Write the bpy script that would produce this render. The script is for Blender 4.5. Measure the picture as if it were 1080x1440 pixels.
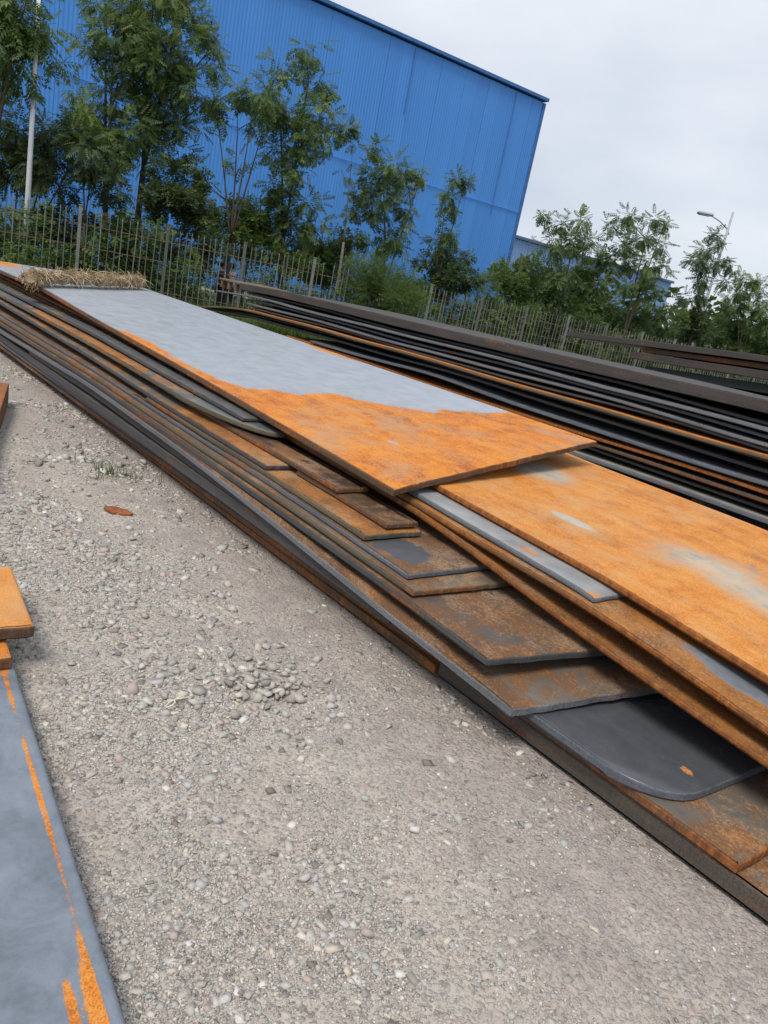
import bpy, bmesh, math, random
import numpy as np
from mathutils import Vector, Matrix

random.seed(7)
rng = np.random.default_rng(11)
for o in list(bpy.data.objects):
    bpy.data.objects.remove(o, do_unlink=True)
SC = bpy.context.scene
COL = SC.collection

# ---------------------------------------------------------------- camera
PITCH, ROLL, EYE = math.radians(16.7), math.radians(11.5), 1.6
_f = Vector((0, math.cos(PITCH), -math.sin(PITCH)))
_r0 = Vector((1, 0, 0)); _u0 = _r0.cross(_f)
_r = _r0 * math.cos(ROLL) + _u0 * math.sin(ROLL)
_u = -_r0 * math.sin(ROLL) + _u0 * math.cos(ROLL)
cd = bpy.data.cameras.new('camera'); cam = bpy.data.objects.new('camera', cd); COL.objects.link(cam)
cd.sensor_fit = 'VERTICAL'; cd.sensor_height = 36; cd.lens = 36 * 1081 / 1440
cd.clip_start = 0.05; cd.clip_end = 2000
M = Matrix(((_r.x, _u.x, -_f.x, 0), (_r.y, _u.y, -_f.y, 0), (_r.z, _u.z, -_f.z, EYE), (0, 0, 0, 1)))
cam.matrix_world = M
SC.camera = cam

# ---------------------------------------------------------------- world, sun, exposure
SUN_EL, SUN_AZ = math.radians(58), math.radians(205)      # azimuth clockwise from +Y: behind the camera, a little left
W = bpy.data.worlds.new('World'); SC.world = W; W.use_nodes = True
wt = W.node_tree; wt.nodes.clear()
def wn(t, **k):
    n = wt.nodes.new(t)
    for a, b in k.items(): setattr(n, a, b)
    return n
wout = wn('ShaderNodeOutputWorld'); bg = wn('ShaderNodeBackground'); bg.inputs['Strength'].default_value = 0.1
sky = wn('ShaderNodeTexSky', sky_type='NISHITA', sun_disc=False, sun_elevation=SUN_EL, sun_rotation=SUN_AZ)
tc = wn('ShaderNodeTexCoord')
mp = wn('ShaderNodeMapping'); mp.inputs['Scale'].default_value = (1.0, 1.0, 2.2)
nz = wn('ShaderNodeTexNoise'); nz.inputs['Scale'].default_value = 2.4; nz.inputs['Detail'].default_value = 5; nz.inputs['Roughness'].default_value = .5
rp = wn('ShaderNodeValToRGB'); rp.color_ramp.elements[0].position = .3; rp.color_ramp.elements[1].position = .72
rp.color_ramp.elements[0].color = (.49, .55, .645, 1); rp.color_ramp.elements[1].color = (.77, .80, .85, 1)
sc10 = wn('ShaderNodeVectorMath', operation='SCALE'); sc10.inputs['Scale'].default_value = 9.3
mx = wn('ShaderNodeMix', data_type='RGBA'); mx.inputs[0].default_value = .93
wt.links.new(tc.outputs['Generated'], mp.inputs['Vector']); wt.links.new(mp.outputs[0], nz.inputs['Vector'])
wt.links.new(nz.outputs[0], rp.inputs[0]); wt.links.new(rp.outputs[0], sc10.inputs[0])
wt.links.new(sky.outputs[0], mx.inputs[6]); wt.links.new(sc10.outputs[0], mx.inputs[7])
wt.links.new(mx.outputs[2], bg.inputs[0]); wt.links.new(bg.outputs[0], wout.inputs[0])
sl = bpy.data.lights.new('sun', 'SUN'); sl.energy = 2.1; sl.angle = math.radians(22); sl.color = (1, .93, .83)
so = bpy.data.objects.new('sun', sl); COL.objects.link(so)
sd = Vector((math.sin(SUN_AZ) * math.cos(SUN_EL), math.cos(SUN_AZ) * math.cos(SUN_EL), math.sin(SUN_EL)))
so.rotation_euler = sd.to_track_quat('Z', 'Y').to_euler()
SC.view_settings.view_transform = 'Standard'; SC.view_settings.look = 'None'
SC.view_settings.exposure = 0.36; SC.view_settings.gamma = 1; SC.view_settings.use_curve_mapping = False
SC.cycles.max_bounces = 8; SC.cycles.transparent_max_bounces = 8

# ---------------------------------------------------------------- helpers
class NT:
    """small wrapper for building node materials"""
    def __init__(s, name, rough=.8, spec=.4, metal=0):
        s.m = bpy.data.materials.new(name); s.m.use_nodes = True
        s.t = s.m.node_tree; s.t.nodes.clear()
        s.out = s.n('ShaderNodeOutputMaterial'); s.b = s.n('ShaderNodeBsdfPrincipled')
        s.b.inputs['Roughness'].default_value = rough; s.b.inputs['Metallic'].default_value = metal
        s.b.inputs['Specular IOR Level'].default_value = spec
        s.l(s.b.outputs[0], s.out.inputs[0]); s.co = None
    def n(s, t, **k):
        n = s.t.nodes.new(t)
        for a, b in k.items(): setattr(n, a, b)
        return n
    def l(s, a, b): s.t.links.new(a, b)
    def coord(s, which='Object'):
        if s.co is None: s.co = s.n('ShaderNodeTexCoord')
        return s.co.outputs[which]
    def map(s, scale=(1, 1, 1), loc=(0, 0, 0), which='Object', rot=(0, 0, 0)):
        m = s.n('ShaderNodeMapping'); m.inputs['Scale'].default_value = scale; m.inputs['Location'].default_value = loc
        m.inputs['Rotation'].default_value = rot
        s.l(s.coord(which), m.inputs[0]); return m.outputs[0]
    def noise(s, scale, detail=4, rough=.55, vec=None, dist=0):
        n = s.n('ShaderNodeTexNoise'); n.inputs['Scale'].default_value = scale; n.inputs['Detail'].default_value = detail
        n.inputs['Roughness'].default_value = rough; n.inputs['Distortion'].default_value = dist
        s.l(vec if vec is not None else s.coord(), n.inputs['Vector']); return n.outputs[0]
    def math(s, op, a, b=None, c=None, clamp=False):
        n = s.n('ShaderNodeMath', operation=op, use_clamp=clamp)
        for i, v in enumerate((a, b, c)):
            if v is None: continue
            if isinstance(v, (int, float)): n.inputs[i].default_value = v
            else: s.l(v, n.inputs[i])
        return n.outputs[0]
    def ramp(s, fac, stops, interp='LINEAR'):
        r = s.n('ShaderNodeValToRGB'); cr = r.color_ramp; cr.interpolation = interp
        while len(cr.elements) < len(stops): cr.elements.new(.5)
        for e, (p, c) in zip(cr.elements, stops):
            e.position = p; e.color = (c, c, c, 1) if isinstance(c, (int, float)) else (*c, 1)
        s.l(fac, r.inputs[0]); return r.outputs[0]
    def mix(s, fac, a, b, blend='MIX'):
        m = s.n('ShaderNodeMix', data_type='RGBA', blend_type=blend)
        for i, v in ((0, fac), (6, a), (7, b)):
            if isinstance(v, (int, float)): m.inputs[i].default_value = v
            elif isinstance(v, tuple): m.inputs[i].default_value = (*v, 1)
            else: s.l(v, m.inputs[i])
        return m.outputs[2]
    def base(s, v):
        if isinstance(v, tuple): s.b.inputs['Base Color'].default_value = (*v, 1)
        else: s.l(v, s.b.inputs['Base Color'])
    def roughness(s, v): s.l(v, s.b.inputs['Roughness'])
    def bump(s, h, strength=.3, dist=.01):
        b = s.n('ShaderNodeBump'); b.inputs['Strength'].default_value = strength; b.inputs['Distance'].default_value = dist
        s.l(h, b.inputs['Height']); s.l(b.outputs[0], s.b.inputs['Normal'])

def simple(name, c, rough=.6, var=.25, scale=6, metal=0, spec=.4):
    t = NT(name, rough, spec, metal)
    a = t.noise(scale, 5, .6)
    f = t.ramp(a, [(.3, tuple(x * (1 - var) for x in c)), (.7, tuple(min(1, x * (1 + var)) for x in c))])
    t.base(f); t.bump(t.noise(scale * 8, 3), .15, .004)
    return t.m

def tag(o, label=None, cat=None, group=None, kind=None):
    if label: o['label'] = label
    if cat: o['category'] = cat
    if group: o['group'] = group
    if kind: o['kind'] = kind
    return o
def link(name, me, mat=None, parent=None, loc=None, rz=None):
    o = bpy.data.objects.new(name, me); COL.objects.link(o)
    if mat is not None and me is not None:
        for m in (mat if isinstance(mat, (list, tuple)) else [mat]): me.materials.append(m)
    if parent: o.parent = parent
    if loc is not None: o.location = loc
    if rz is not None: o.rotation_euler = (0, 0, rz)
    return o
def empty(name, loc=(0, 0, 0), rz=0):
    o = bpy.data.objects.new(name, None); o.empty_display_size = .1; COL.objects.link(o)
    o.location = loc; o.rotation_euler = (0, 0, rz); return o
def np_mesh(name, V, faces, k, smooth=False, tone=None):
    """V (n,3) array, faces (m,k) int array"""
    me = bpy.data.meshes.new(name); V = np.asarray(V, np.float32); F = np.asarray(faces, np.int32)
    me.vertices.add(len(V)); me.vertices.foreach_set('co', V.ravel())
    me.loops.add(F.size); me.loops.foreach_set('vertex_index', F.ravel())
    me.polygons.add(len(F)); me.polygons.foreach_set('loop_start', np.arange(0, F.size, k, dtype=np.int32))
    if smooth: me.polygons.foreach_set('use_smooth', np.ones(len(F), bool))
    if tone is not None:
        at = me.attributes.new('tone', 'FLOAT', 'POINT'); at.data.foreach_set('value', np.asarray(tone, np.float32))
    me.update(); me.validate(); return me
class MB:
    """collects simple shapes into one mesh"""
    def __init__(s): s.bm = bmesh.new()
    def box(s, x0, x1, y0, y1, z0, z1, bev=0, mat=None):
        r = bmesh.ops.create_cube(s.bm, size=1)
        for v in r['verts']:
            v.co = Vector(((x0 + x1) / 2 + v.co.x * (x1 - x0), (y0 + y1) / 2 + v.co.y * (y1 - y0), (z0 + z1) / 2 + v.co.z * (z1 - z0)))
            if mat is not None: v.co = mat @ v.co
        if bev:
            es = {e for v in r['verts'] for e in v.link_edges}
            bmesh.ops.bevel(s.bm, geom=list(es), offset=bev, segments=1, affect='EDGES')
    def tube(s, pts, rad, n=7, cap=True):
        pts = [Vector(p) for p in pts]; rad = rad if isinstance(rad, (list, tuple)) else [rad] * len(pts)
        rings = []; prev = None
        for i, p in enumerate(pts):
            d = (pts[min(i + 1, len(pts) - 1)] - pts[max(i - 1, 0)]).normalized()
            ref = Vector((0, 0, 1)) if abs(d.z) < .9 else Vector((1, 0, 0))
            x = d.cross(ref).normalized() if prev is None else (prev - d * prev.dot(d)).normalized()
            y = d.cross(x); prev = x
            rings.append([s.bm.verts.new(p + (x * math.cos(2 * math.pi * k / n) + y * math.sin(2 * math.pi * k / n)) * rad[i]) for k in range(n)])
        for a, b in zip(rings, rings[1:]):
            for k in range(n): s.bm.faces.new((a[k], a[(k + 1) % n], b[(k + 1) % n], b[k]))
        if cap: s.bm.faces.new(rings[0][::-1]); s.bm.faces.new(rings[-1])
    def ball(s, c, r, seg=10, sc=(1, 1, 1)):
        q = bmesh.ops.create_uvsphere(s.bm, u_segments=seg, v_segments=max(5, seg // 2 + 1), radius=r)
        for v in q['verts']: v.co = Vector(c) + Vector((v.co.x * sc[0], v.co.y * sc[1], v.co.z * sc[2]))
    def mesh(s, name, smooth=False):
        bmesh.ops.recalc_face_normals(s.bm, faces=s.bm.faces)
        me = bpy.data.meshes.new(name); s.bm.to_mesh(me); s.bm.free()
        if smooth: me.polygons.foreach_set('use_smooth', [True] * len(me.polygons))
        return me
    def build(s, name, mat, parent=None, loc=None, smooth=False):
        return link(name, s.mesh(name, smooth), mat, parent, loc)

# frame of the steel yard: s runs along the stacks (towards the camera), q across them
SA, SN = Vector((.665, -.747, 0)), Vector((.747, .665, 0)); YAW = math.atan2(-.747, .665)
def sq(s, q, z=0): return SA * s + SN * q + Vector((0, 0, z))
# fence frame
F0 = np.array([-8.44, 19.0]); FD = np.array([.809, .588]); FN = np.array([-.588, .809]); FYAW = math.atan2(.588, .809)
def wob(x, y):      # small undulation of the yard
    return .010 * np.sin(x * 2.1 + 1.3 * np.sin(y * 1.7)) + .008 * np.sin(y * 3.3 + x * 1.1) + .004 * np.sin(7.1 * x - 5.3 * y) + .003 * np.sin(13 * x + 11 * y)
def gz(x, y):
    x = np.asarray(x, float); y = np.asarray(y, float)
    dx, dy = x - F0[0], y - F0[1]
    d = dx * FN[0] + dy * FN[1]; l = np.clip(dx * FD[0] + dy * FD[1], 0, 30)
    t = np.interp(d, [-9, -5, 0, 3, 6, 14], [0, 0, -.15, -.5, -.65, -.9])
    t = t - .015 * l * np.interp(d, [-9, -1], [0, 1])
    qq = x * .747 + y * .665
    w = np.interp(qq, [1.6, 2.15, 2.5, 9, 11], [1, .15, .0, .0, 1])
    return t + wob(x, y) * w - np.interp(qq, [2.0, 2.3], [0, .012])
def gzf(x, y): return float(gz(x, y))
# ---------------------------------------------------------------- ground
def ground_material():
    t = NT('yard_ground', .92, .25)
    P = t.coord('Object')
    big = t.noise(.8, 4, .6); mid = t.noise(7, 6, .65); fine = t.noise(90, 4, .7); grit = t.noise(320, 3, .7)
    c0 = t.ramp(mid, [(.28, (.35, .30, .25)), (.5, (.49, .43, .37)), (.72, (.58, .525, .465))])
    # embedded gravel: irregular cells of several sizes
    wv = t.n('ShaderNodeVectorMath', operation='ADD')
    nn = t.n('ShaderNodeTexNoise'); nn.inputs['Scale'].default_value = 40; t.l(P, nn.inputs['Vector'])
    sc = t.n('ShaderNodeVectorMath', operation='SCALE'); sc.inputs['Scale'].default_value = .02; t.l(nn.outputs[1], sc.inputs[0])
    t.l(P, wv.inputs[0]); t.l(sc.outputs[0], wv.inputs[1])
    cols = c0; hs = []
    for scale, amt in ((42, .75), (95, .8)):
        v = t.n('ShaderNodeTexVoronoi'); v.inputs['Scale'].default_value = scale; v.inputs['Randomness'].default_value = 1; t.l(wv.outputs[0], v.inputs['Vector'])
        sep = t.n('ShaderNodeSeparateColor'); t.l(v.outputs['Color'], sep.inputs[0])
        cc = t.ramp(sep.outputs[0], [(0, (.13, .125, .12)), (.2, (.26, .24, .215)), (.38, (.40, .36, .33)), (.5, (.34, .36, .32)), (.62, (.50, .43, .385)), (.74, (.42, .33, .30)), (.85, (.38, .39, .40)), (.93, (.56, .53, .47)), (1, (.68, .66, .62))])
        pick = t.math('GREATER_THAN', sep.outputs[1], .38)
        edge = t.ramp(v.outputs['Distance'], [(.35, 1.0), (.6, 0.0)])
        msk = t.math('MULTIPLY', t.math('MULTIPLY', pick, edge), amt * 1.6, clamp=True)
        cols = t.mix(msk, cols, cc); hs.append(t.math('MULTIPLY', msk, 1.0))
    cols = t.mix(t.ramp(big, [(.40, .0), (.60, .6)]), cols, (.50, .445, .385))
    cols = t.mix(t.ramp(t.noise(1.9, 6, .7), [(.47, .0), (.62, .45)]), cols, (.33, .285, .27))
    cols = t.mix(t.ramp(t.noise(3.1, 6, .7, t.map(loc=(7, 3, 0))), [(.54, .0), (.66, .35)]), cols, (.33, .35, .32))
    sq_ = t.n('ShaderNodeSeparateXYZ'); t.l(P, sq_.inputs[0])
    qq_ = t.math('ADD', t.math('ADD', t.math('MULTIPLY', sq_.outputs[0], .747), t.math('MULTIPLY', sq_.outputs[1], .665)), t.math('MULTIPLY', t.math('SUBTRACT', t.noise(2.2, 6, .7), .5), 1.6))
    trod = t.n('ShaderNodeMapRange'); trod.inputs['From Min'].default_value = 1.35; trod.inputs['From Max'].default_value = 1.9; t.l(qq_, trod.inputs['Value'])
    cols = t.mix(t.math('MULTIPLY', trod.outputs[0], .7), cols, t.ramp(mid, [(.35, (.30, .255, .235)), (.65, (.44, .385, .35))]))
    cols = t.mix(t.math('MULTIPLY', t.ramp(fine, [(.35, 1.), (.5, 0.)]), .55), cols, (.13, .12, .108))
    cols = t.mix(t.math('MULTIPLY', t.ramp(grit, [(.58, 0.), (.7, 1.)]), .5), cols, (.58, .55, .52))
    # green verge by the fence
    sx = t.n('ShaderNodeSeparateXYZ'); t.l(P, sx.inputs[0])
    d = t.math('ADD', t.math('MULTIPLY', t.math('SUBTRACT', sx.outputs[0], F0[0]), FN[0]), t.math('MULTIPLY', t.math('SUBTRACT', sx.outputs[1], F0[1]), FN[1]))
    far = t.math('ADD', d, t.math('MULTIPLY', t.math('SUBTRACT', mid, .5), 3))
    g = t.n('ShaderNodeMapRange'); g.inputs['From Min'].default_value = -8.5; g.inputs['From Max'].default_value = -6; t.l(far, g.inputs['Value'])
    grass = t.ramp(t.noise(5, 5, .7), [(.3, (.03, .045, .014)), (.6, (.075, .10, .03)), (.8, (.16, .15, .07))])
    cols = t.mix(g.outputs[0], cols, grass)
    t.base(cols)
    h = t.math('ADD', t.math('ADD', t.math('MULTIPLY', fine, .5), t.math('MULTIPLY', grit, .25)), t.math('ADD', t.math('MULTIPLY', hs[0], .5), t.math('MULTIPLY', hs[1], .35)))
    t.bump(h, .75, .012)
    return t.m
def axis(lo, hi, step, far, g=1.35):
    a = list(np.arange(lo, hi + 1e-6, step)); d = step; b = []
    x = hi
    while x < far: d *= g; x += d; b.append(x)
    c = []; x = lo; d = step
    while x > -far: d *= g; x -= d; c.append(x)
    return np.array(c[::-1] + a + b)
gx = axis(-5.5, 3, .045, 420); gy = axis(.2, 10.5, .045, 420)
X, Y = np.meshgrid(gx, gy); Z = gz(X, Y)
nx, ny = len(gx), len(gy)
idx = np.arange(nx * ny).reshape(ny, nx)
Fq = np.stack([idx[:-1, :-1], idx[:-1, 1:], idx[1:, 1:], idx[1:, :-1]], -1).reshape(-1, 4)
ground = link('ground', np_mesh('ground', np.stack([X, Y, Z], -1).reshape(-1, 3), Fq, 4, True), ground_material())
tag(ground, 'grey gravelly yard ground with a green verge at the fence', kind='structure')

# ---------------------------------------------------------------- stones
def stone_color(t, r):
    return t.ramp(r, [(0, (.14, .13, .125)), (.10, (.25, .24, .22)), (.3, (.40, .395, .365)), (.45, (.48, .43, .39)), (.55, (.37, .39, .365)), (.68, (.52, .50, .46)), (.78, (.43, .33, .295)), (.86, (.41, .41, .43)), (.93, (.68, .66, .62)), (1, (.56, .48, .37))])
def stone_mat(name, island):
    t = NT(name, .9, .25)
    if island: r = t.n('ShaderNodeNewGeometry').outputs['Random Per Island']
    else: r = t.n('ShaderNodeObjectInfo').outputs['Random']
    c = stone_color(t, r)
    c = t.mix(t.math('MULTIPLY', t.noise(45, 5, .7), .35), c, (.50, .44, .385))
    t.base(c); t.bump(t.noise(140, 4, .7), .5, .004); return t.m
M_GRAVEL = stone_mat('gravel_grains', True); M_STONE = stone_mat('stone_face', False)
def ico(sub):
    bm = bmesh.new(); bmesh.ops.create_icosphere(bm, subdivisions=sub, radius=1)
    V = np.array([v.co[:] for v in bm.verts]); F = np.array([[v.index for v in f.verts] for f in bm.faces]); bm.free(); return V, F
IV, IF = ico(1)
OV = np.array([(1, 0, 0), (-1, 0, 0), (0, 1, 0), (0, -1, 0), (0, 0, 1), (0, 0, -1)], float)
OF = np.array([(0, 2, 4), (2, 1, 4), (1, 3, 4), (3, 0, 4), (2, 0, 5), (1, 2, 5), (3, 1, 5), (0, 3, 5)])
def rotz(V, a):
    c, s = np.cos(a), np.sin(a); x = V[..., 0] * c - V[..., 1] * s; y = V[..., 0] * s + V[..., 1] * c
    return np.stack([x, y, V[..., 2]], -1)
def grains(pts, size, tv, tf):
    """one angular grain per point"""
    n = len(pts); J = 1 + rng.uniform(-.33, .33, (n, len(tv), 1))
    V = tv[None] * J
    S = np.stack([rng.uniform(.75, 1.6, n), rng.uniform(.6, 1.1, n), rng.uniform(.28, .75, n)], -1)
    V = V * S[:, None, :]
    V[..., 2] += V[..., 0] * rng.uniform(-.45, .45, (n, 1)); V = rotz(V, rng.uniform(0, 6.3, (n, 1)))
    V = V * size[:, None, None]; V = V + pts[:, None, :]
    F = tf[None] + (np.arange(n) * len(tv))[:, None, None]
    return V.reshape(-1, 3), F.reshape(-1, tf.shape[1])
def fbm(x, y):
    return (np.sin(1.7 * x + 2.3 * np.sin(1.1 * y)) * np.sin(2.1 * y + 1.7 * np.sin(.9 * x + 1)) + .6 * np.sin(4.7 * x + 3.1 * np.sin(3.3 * y)) * np.sin(5.3 * y + 2 * np.sin(4.1 * x))
            + .35 * np.sin(11.3 * x + 2 * np.sin(9 * y)) * np.sin(12.1 * y))
def rough_zone(x, y):
    q = x * .747 + y * .665; s = x * .665 - y * .747
    base = np.clip((1.8 - q) / .8, .16, 1)                       # loose gravel away from the stack, trodden fines beside it
    base = np.maximum(base, np.clip((-4 - s) / 2, 0, .75) * (q < 2.25))
    return base * np.clip(.42 + .95 * fbm(1.3 * x + 2, 1.3 * y), .06, 1.5)
def scatter(n, ymin, ymax, pw=1.6):
    # density falls with distance so grains stay a few pixels wide
    u = rng.uniform(0, 1, n); y = ymin + (ymax - ymin) * u ** pw
    x = rng.uniform(-.72, .66, n) * (y + .35)
    q = x * .747 + y * .665
    k = (q < 2.27) & (rng.uniform(0, 1, n) < rough_zone(x, y))
    return x[k], y[k]
x, y = scatter(210000, 1.0, 9.6, 1.7)
sz = (.0026 + .0036 * rng.power(1.0, len(x)) + .004 * (rng.uniform(0, 1, len(x)) ** 6)) * np.clip(.55 + .22 * y, .7, 2.2)
p = np.stack([x, y, gz(x, y) + sz * .15], -1)
V1, F1 = grains(p, sz, OV, OF)
x, y = scatter(120000, 1.0, 9.6, 1.5); kk = rng.uniform(0, 1, len(x)) < np.clip((y - .4) / 2.6, .25, 1); x, y = x[kk], y[kk]
sz = (.0042 + .013 * rng.uniform(0, 1, len(x)) ** 4) * np.clip(.5 + .22 * y, .7, 1.7)
p = np.stack([x, y, gz(x, y) - sz * rng.uniform(-.15, .35, len(x))], -1)
BV = np.array([(a, b, c) for a in (-.8, .8) for b in (-.8, .8) for c in (-.7, .7)], float)
BF = np.array([(0, 1, 3), (0, 3, 2), (4, 6, 7), (4, 7, 5), (0, 4, 5), (0, 5, 1), (2, 3, 7), (2, 7, 6), (0, 2, 6), (0, 6, 4), (1, 5, 7), (1, 7, 3)])
V2, F2 = grains(p, sz, BV, BF)
gravel = link('gravel', np_mesh('gravel', np.concatenate([V1, V2]), np.concatenate([F1, F2 + len(V1)]), 3), M_GRAVEL)
tag(gravel, 'loose grey and pinkish gravel scattered over the yard', kind='stuff')
# stones that can be told apart: each an object, sharing a few meshes
SM = []
for k in range(12):
    bm = bmesh.new()
    for _ in range(10):
        d = rng.normal(size=3); d /= np.linalg.norm(d); d *= rng.uniform(.78, 1.05); bm.verts.new((d[0] * 1.15, d[1] * .9, d[2] * .68))
    r_ = bmesh.ops.convex_hull(bm, input=bm.verts); bmesh.ops.delete(bm, geom=[v for v in bm.verts if not v.link_faces], context='VERTS')
    bmesh.ops.triangulate(bm, faces=bm.faces); bm.verts.index_update()
    v = np.array([q.co[:] for q in bm.verts]); f = np.array([[q.index for q in g.verts] for g in bm.faces]); bm.free()
    me = np_mesh('stone', v, f, 3); me.materials.append(M_STONE); SM.append(me)
def stone(x, y, r, up=.25):
    o = bpy.data.objects.new('stone', random.choice(SM)); COL.objects.link(o)
    o.location = (x, y, gzf(x, y) + r * up); o.scale = (r, r, r * random.uniform(.8, 1.1)); o.rotation_euler = (random.uniform(-.4, .4), random.uniform(-.4, .4), random.uniform(0, 6.3)); o.parent = ground
for _ in range(165):                                              # heap
    a = random.uniform(0, 6.28); r = random.gauss(0, .62)
    px_ = -.34 + r * .32 * math.cos(a) + .05 * math.sin(a); py_ = 2.66 + r * .34 * math.sin(a)
    stone(px_, py_, random.choice((.011, .014, .017, .021, .027)) * random.uniform(.85, 1.1), random.uniform(.3, 1.3) * max(.2, 1 - abs(r)))
for (cx, cy, sxx, syy, n, r0, r1) in ((-.74, 2.62, .1, .05, 14, .016, .028), (-.60, 2.47, .10, .03, 7, .022, .036), (-.72, 3.33, .05, .16, 10, .014, .028), (-1.0, 3.66, .10, .12, 10, .012, .026), (-2.1, 5.1, .28, .22, 22, .02, .045), (-1.95, 4.3, .45, .4, 22, .014, .03), (-1.1, 2.9, .22, .18, 10, .012, .024), (.76, 2.42, .04, .03, 9, .008, .016), (.2, 1.85, .28, .22, 8, .010, .022), (-.25, 2.0, .3, .25, 8, .010, .024), (-.55, 2.85, .3, .3, 8, .01, .02), (-.1, 2.37, .06, .05, 5, .016, .024)):
    for _ in range(n): stone(random.gauss(cx, sxx), random.gauss(cy, syy), random.uniform(r0, r1))
# ---------------------------------------------------------------- steel plates
RUST_SHADED = [(.40, (.04, .028, .02)), (.45, (.09, .052, .031)), (.53, (.155, .08, .037)), (.58, (.29, .125, .038)), (.64, (.42, .175, .04))]  # rust browned and darkened: shade on the lower plates put into the colour
RUST = [(.40, (.20, .065, .018)), (.455, (.42, .125, .017)), (.50, (.60, .19, .020)), (.545, (.67, .25, .032)), (.61, (.58, .31, .11))]
def plate_mats(name, soft=1.0, mottle=1.0, steel=(.30, .33, .375), bias=0.0, blobs=(), planes=(), edge='dark', origin=(0, 0, 0), rust=None, thin=.5, thinc=(.36, .27, .18), streak=.25, rough=.40):
    """steel face with rust bloom: `bias` > 0 more rust; blobs (s, q, rs, rq, weight); planes (s0, slope, softness, weight)"""
    t = NT(name + '_face', .5, .5)
    V = t.map(loc=origin)
    big = t.noise(1.3, 6, .66, V, .5); mid = t.noise(6.5, 9, .74, V, .4); fine = t.noise(85, 5, .8, V)
    grain = t.noise(240, 3, .75, V); spk = t.noise(190, 4, .8, V)
    st = t.noise(5, 5, .6, t.map((.22, 2.2, 1), origin))
    x = t.math('ADD', t.math('MULTIPLY', t.math('SUBTRACT', big, .5), 1.7), t.math('MULTIPLY', t.math('SUBTRACT', mid, .5), 1.9))
    x = t.math('ADD', x, t.math('MULTIPLY', t.math('SUBTRACT', fine, .5), .9))
    x = t.math('ADD', x, t.math('MULTIPLY', t.math('SUBTRACT', spk, .5), 1.2 if soft > 1.2 else .6))
    x = t.math('ADD', x, t.math('MULTIPLY', t.math('SUBTRACT', st, .5), streak * 2))
    x = t.math('ADD', x, bias)
    sx = t.n('ShaderNodeSeparateXYZ'); t.l(V, sx.inputs[0])
    for (s, q, rs, rq, w) in blobs:
        a = t.math('POWER', t.math('DIVIDE', t.math('SUBTRACT', sx.outputs[0], s), rs), 2)
        b = t.math('POWER', t.math('DIVIDE', t.math('SUBTRACT', sx.outputs[1], q), rq), 2)
        k = t.math('SUBTRACT', 1.25, t.math('SQRT', t.math('ADD', a, b)), clamp=True)
        x = t.math('ADD', x, t.math('MULTIPLY', k, w))
    for (s0, slope, soft, w) in planes:
        k = t.math('ADD', t.math('SUBTRACT', t.math('ADD', sx.outputs[0], t.math('MULTIPLY', sx.outputs[1], slope)), s0), t.math('MULTIPLY', t.math('SUBTRACT', t.noise(1.6, 7, .62, V, .6), .5), 1.1))
        k = t.math('MULTIPLY', t.math('DIVIDE', k, soft, clamp=True), w)
        x = t.math('ADD', x, k)
    m = t.n('ShaderNodeMapRange'); m.inputs['From Min'].default_value = .04 - .09 * soft; m.inputs['From Max'].default_value = .04 + .09 * soft; t.l(x, m.inputs['Value'])
    mask = m.outputs[0]
    rv = t.math('ADD', t.math('MULTIPLY', mid, .36), t.math('ADD', t.math('MULTIPLY', big, .18), t.math('ADD', t.math('MULTIPLY', fine, .34), t.math('MULTIPLY', st, .14))))
    rc = t.ramp(rv, rust or RUST)
    rc = t.mix(t.math('MULTIPLY', t.ramp(grain, [(.50, 0.), (.60, 1.)]), .5), rc, (.16, .055, .018))
    rc = t.mix(t.math('MULTIPLY', t.ramp(t.math('ADD', t.math('MULTIPLY', t.noise(2.4, 8, .75, V, .4), .6), t.math('MULTIPLY', fine, .4)), [(.50, 0.), (.58, 1.)]), thin), rc, thinc)     # thin bloom, metal showing
    a = t.ramp(t.math('ADD', t.math('MULTIPLY', st, streak * 1.2), t.math('MULTIPLY', mid, 1 - streak * 1.2)), [(.38, tuple(v * (1 - .26 * mottle) for v in steel)), (.5, steel), (.62, tuple(min(1, v * (1 + .22 * mottle)) for v in steel))])
    a = t.mix(t.math('MULTIPLY', t.ramp(fine, [(.60, 0.), (.72, 1.)]), .5), a, tuple(v * .45 for v in steel))
    t.base(t.mix(mask, a, rc))
    t.roughness(t.math('ADD', t.math('MULTIPLY', mask, .88 - rough), t.math('ADD', rough - .1, t.math('MULTIPLY', mid, .2))))
    t.bump(t.math('ADD', t.math('MULTIPLY', t.math('MULTIPLY', fine, mask), .8), t.math('MULTIPLY', mid, .35)), .35, .004)
    return [t.m, EDGE[edge]]
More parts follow.
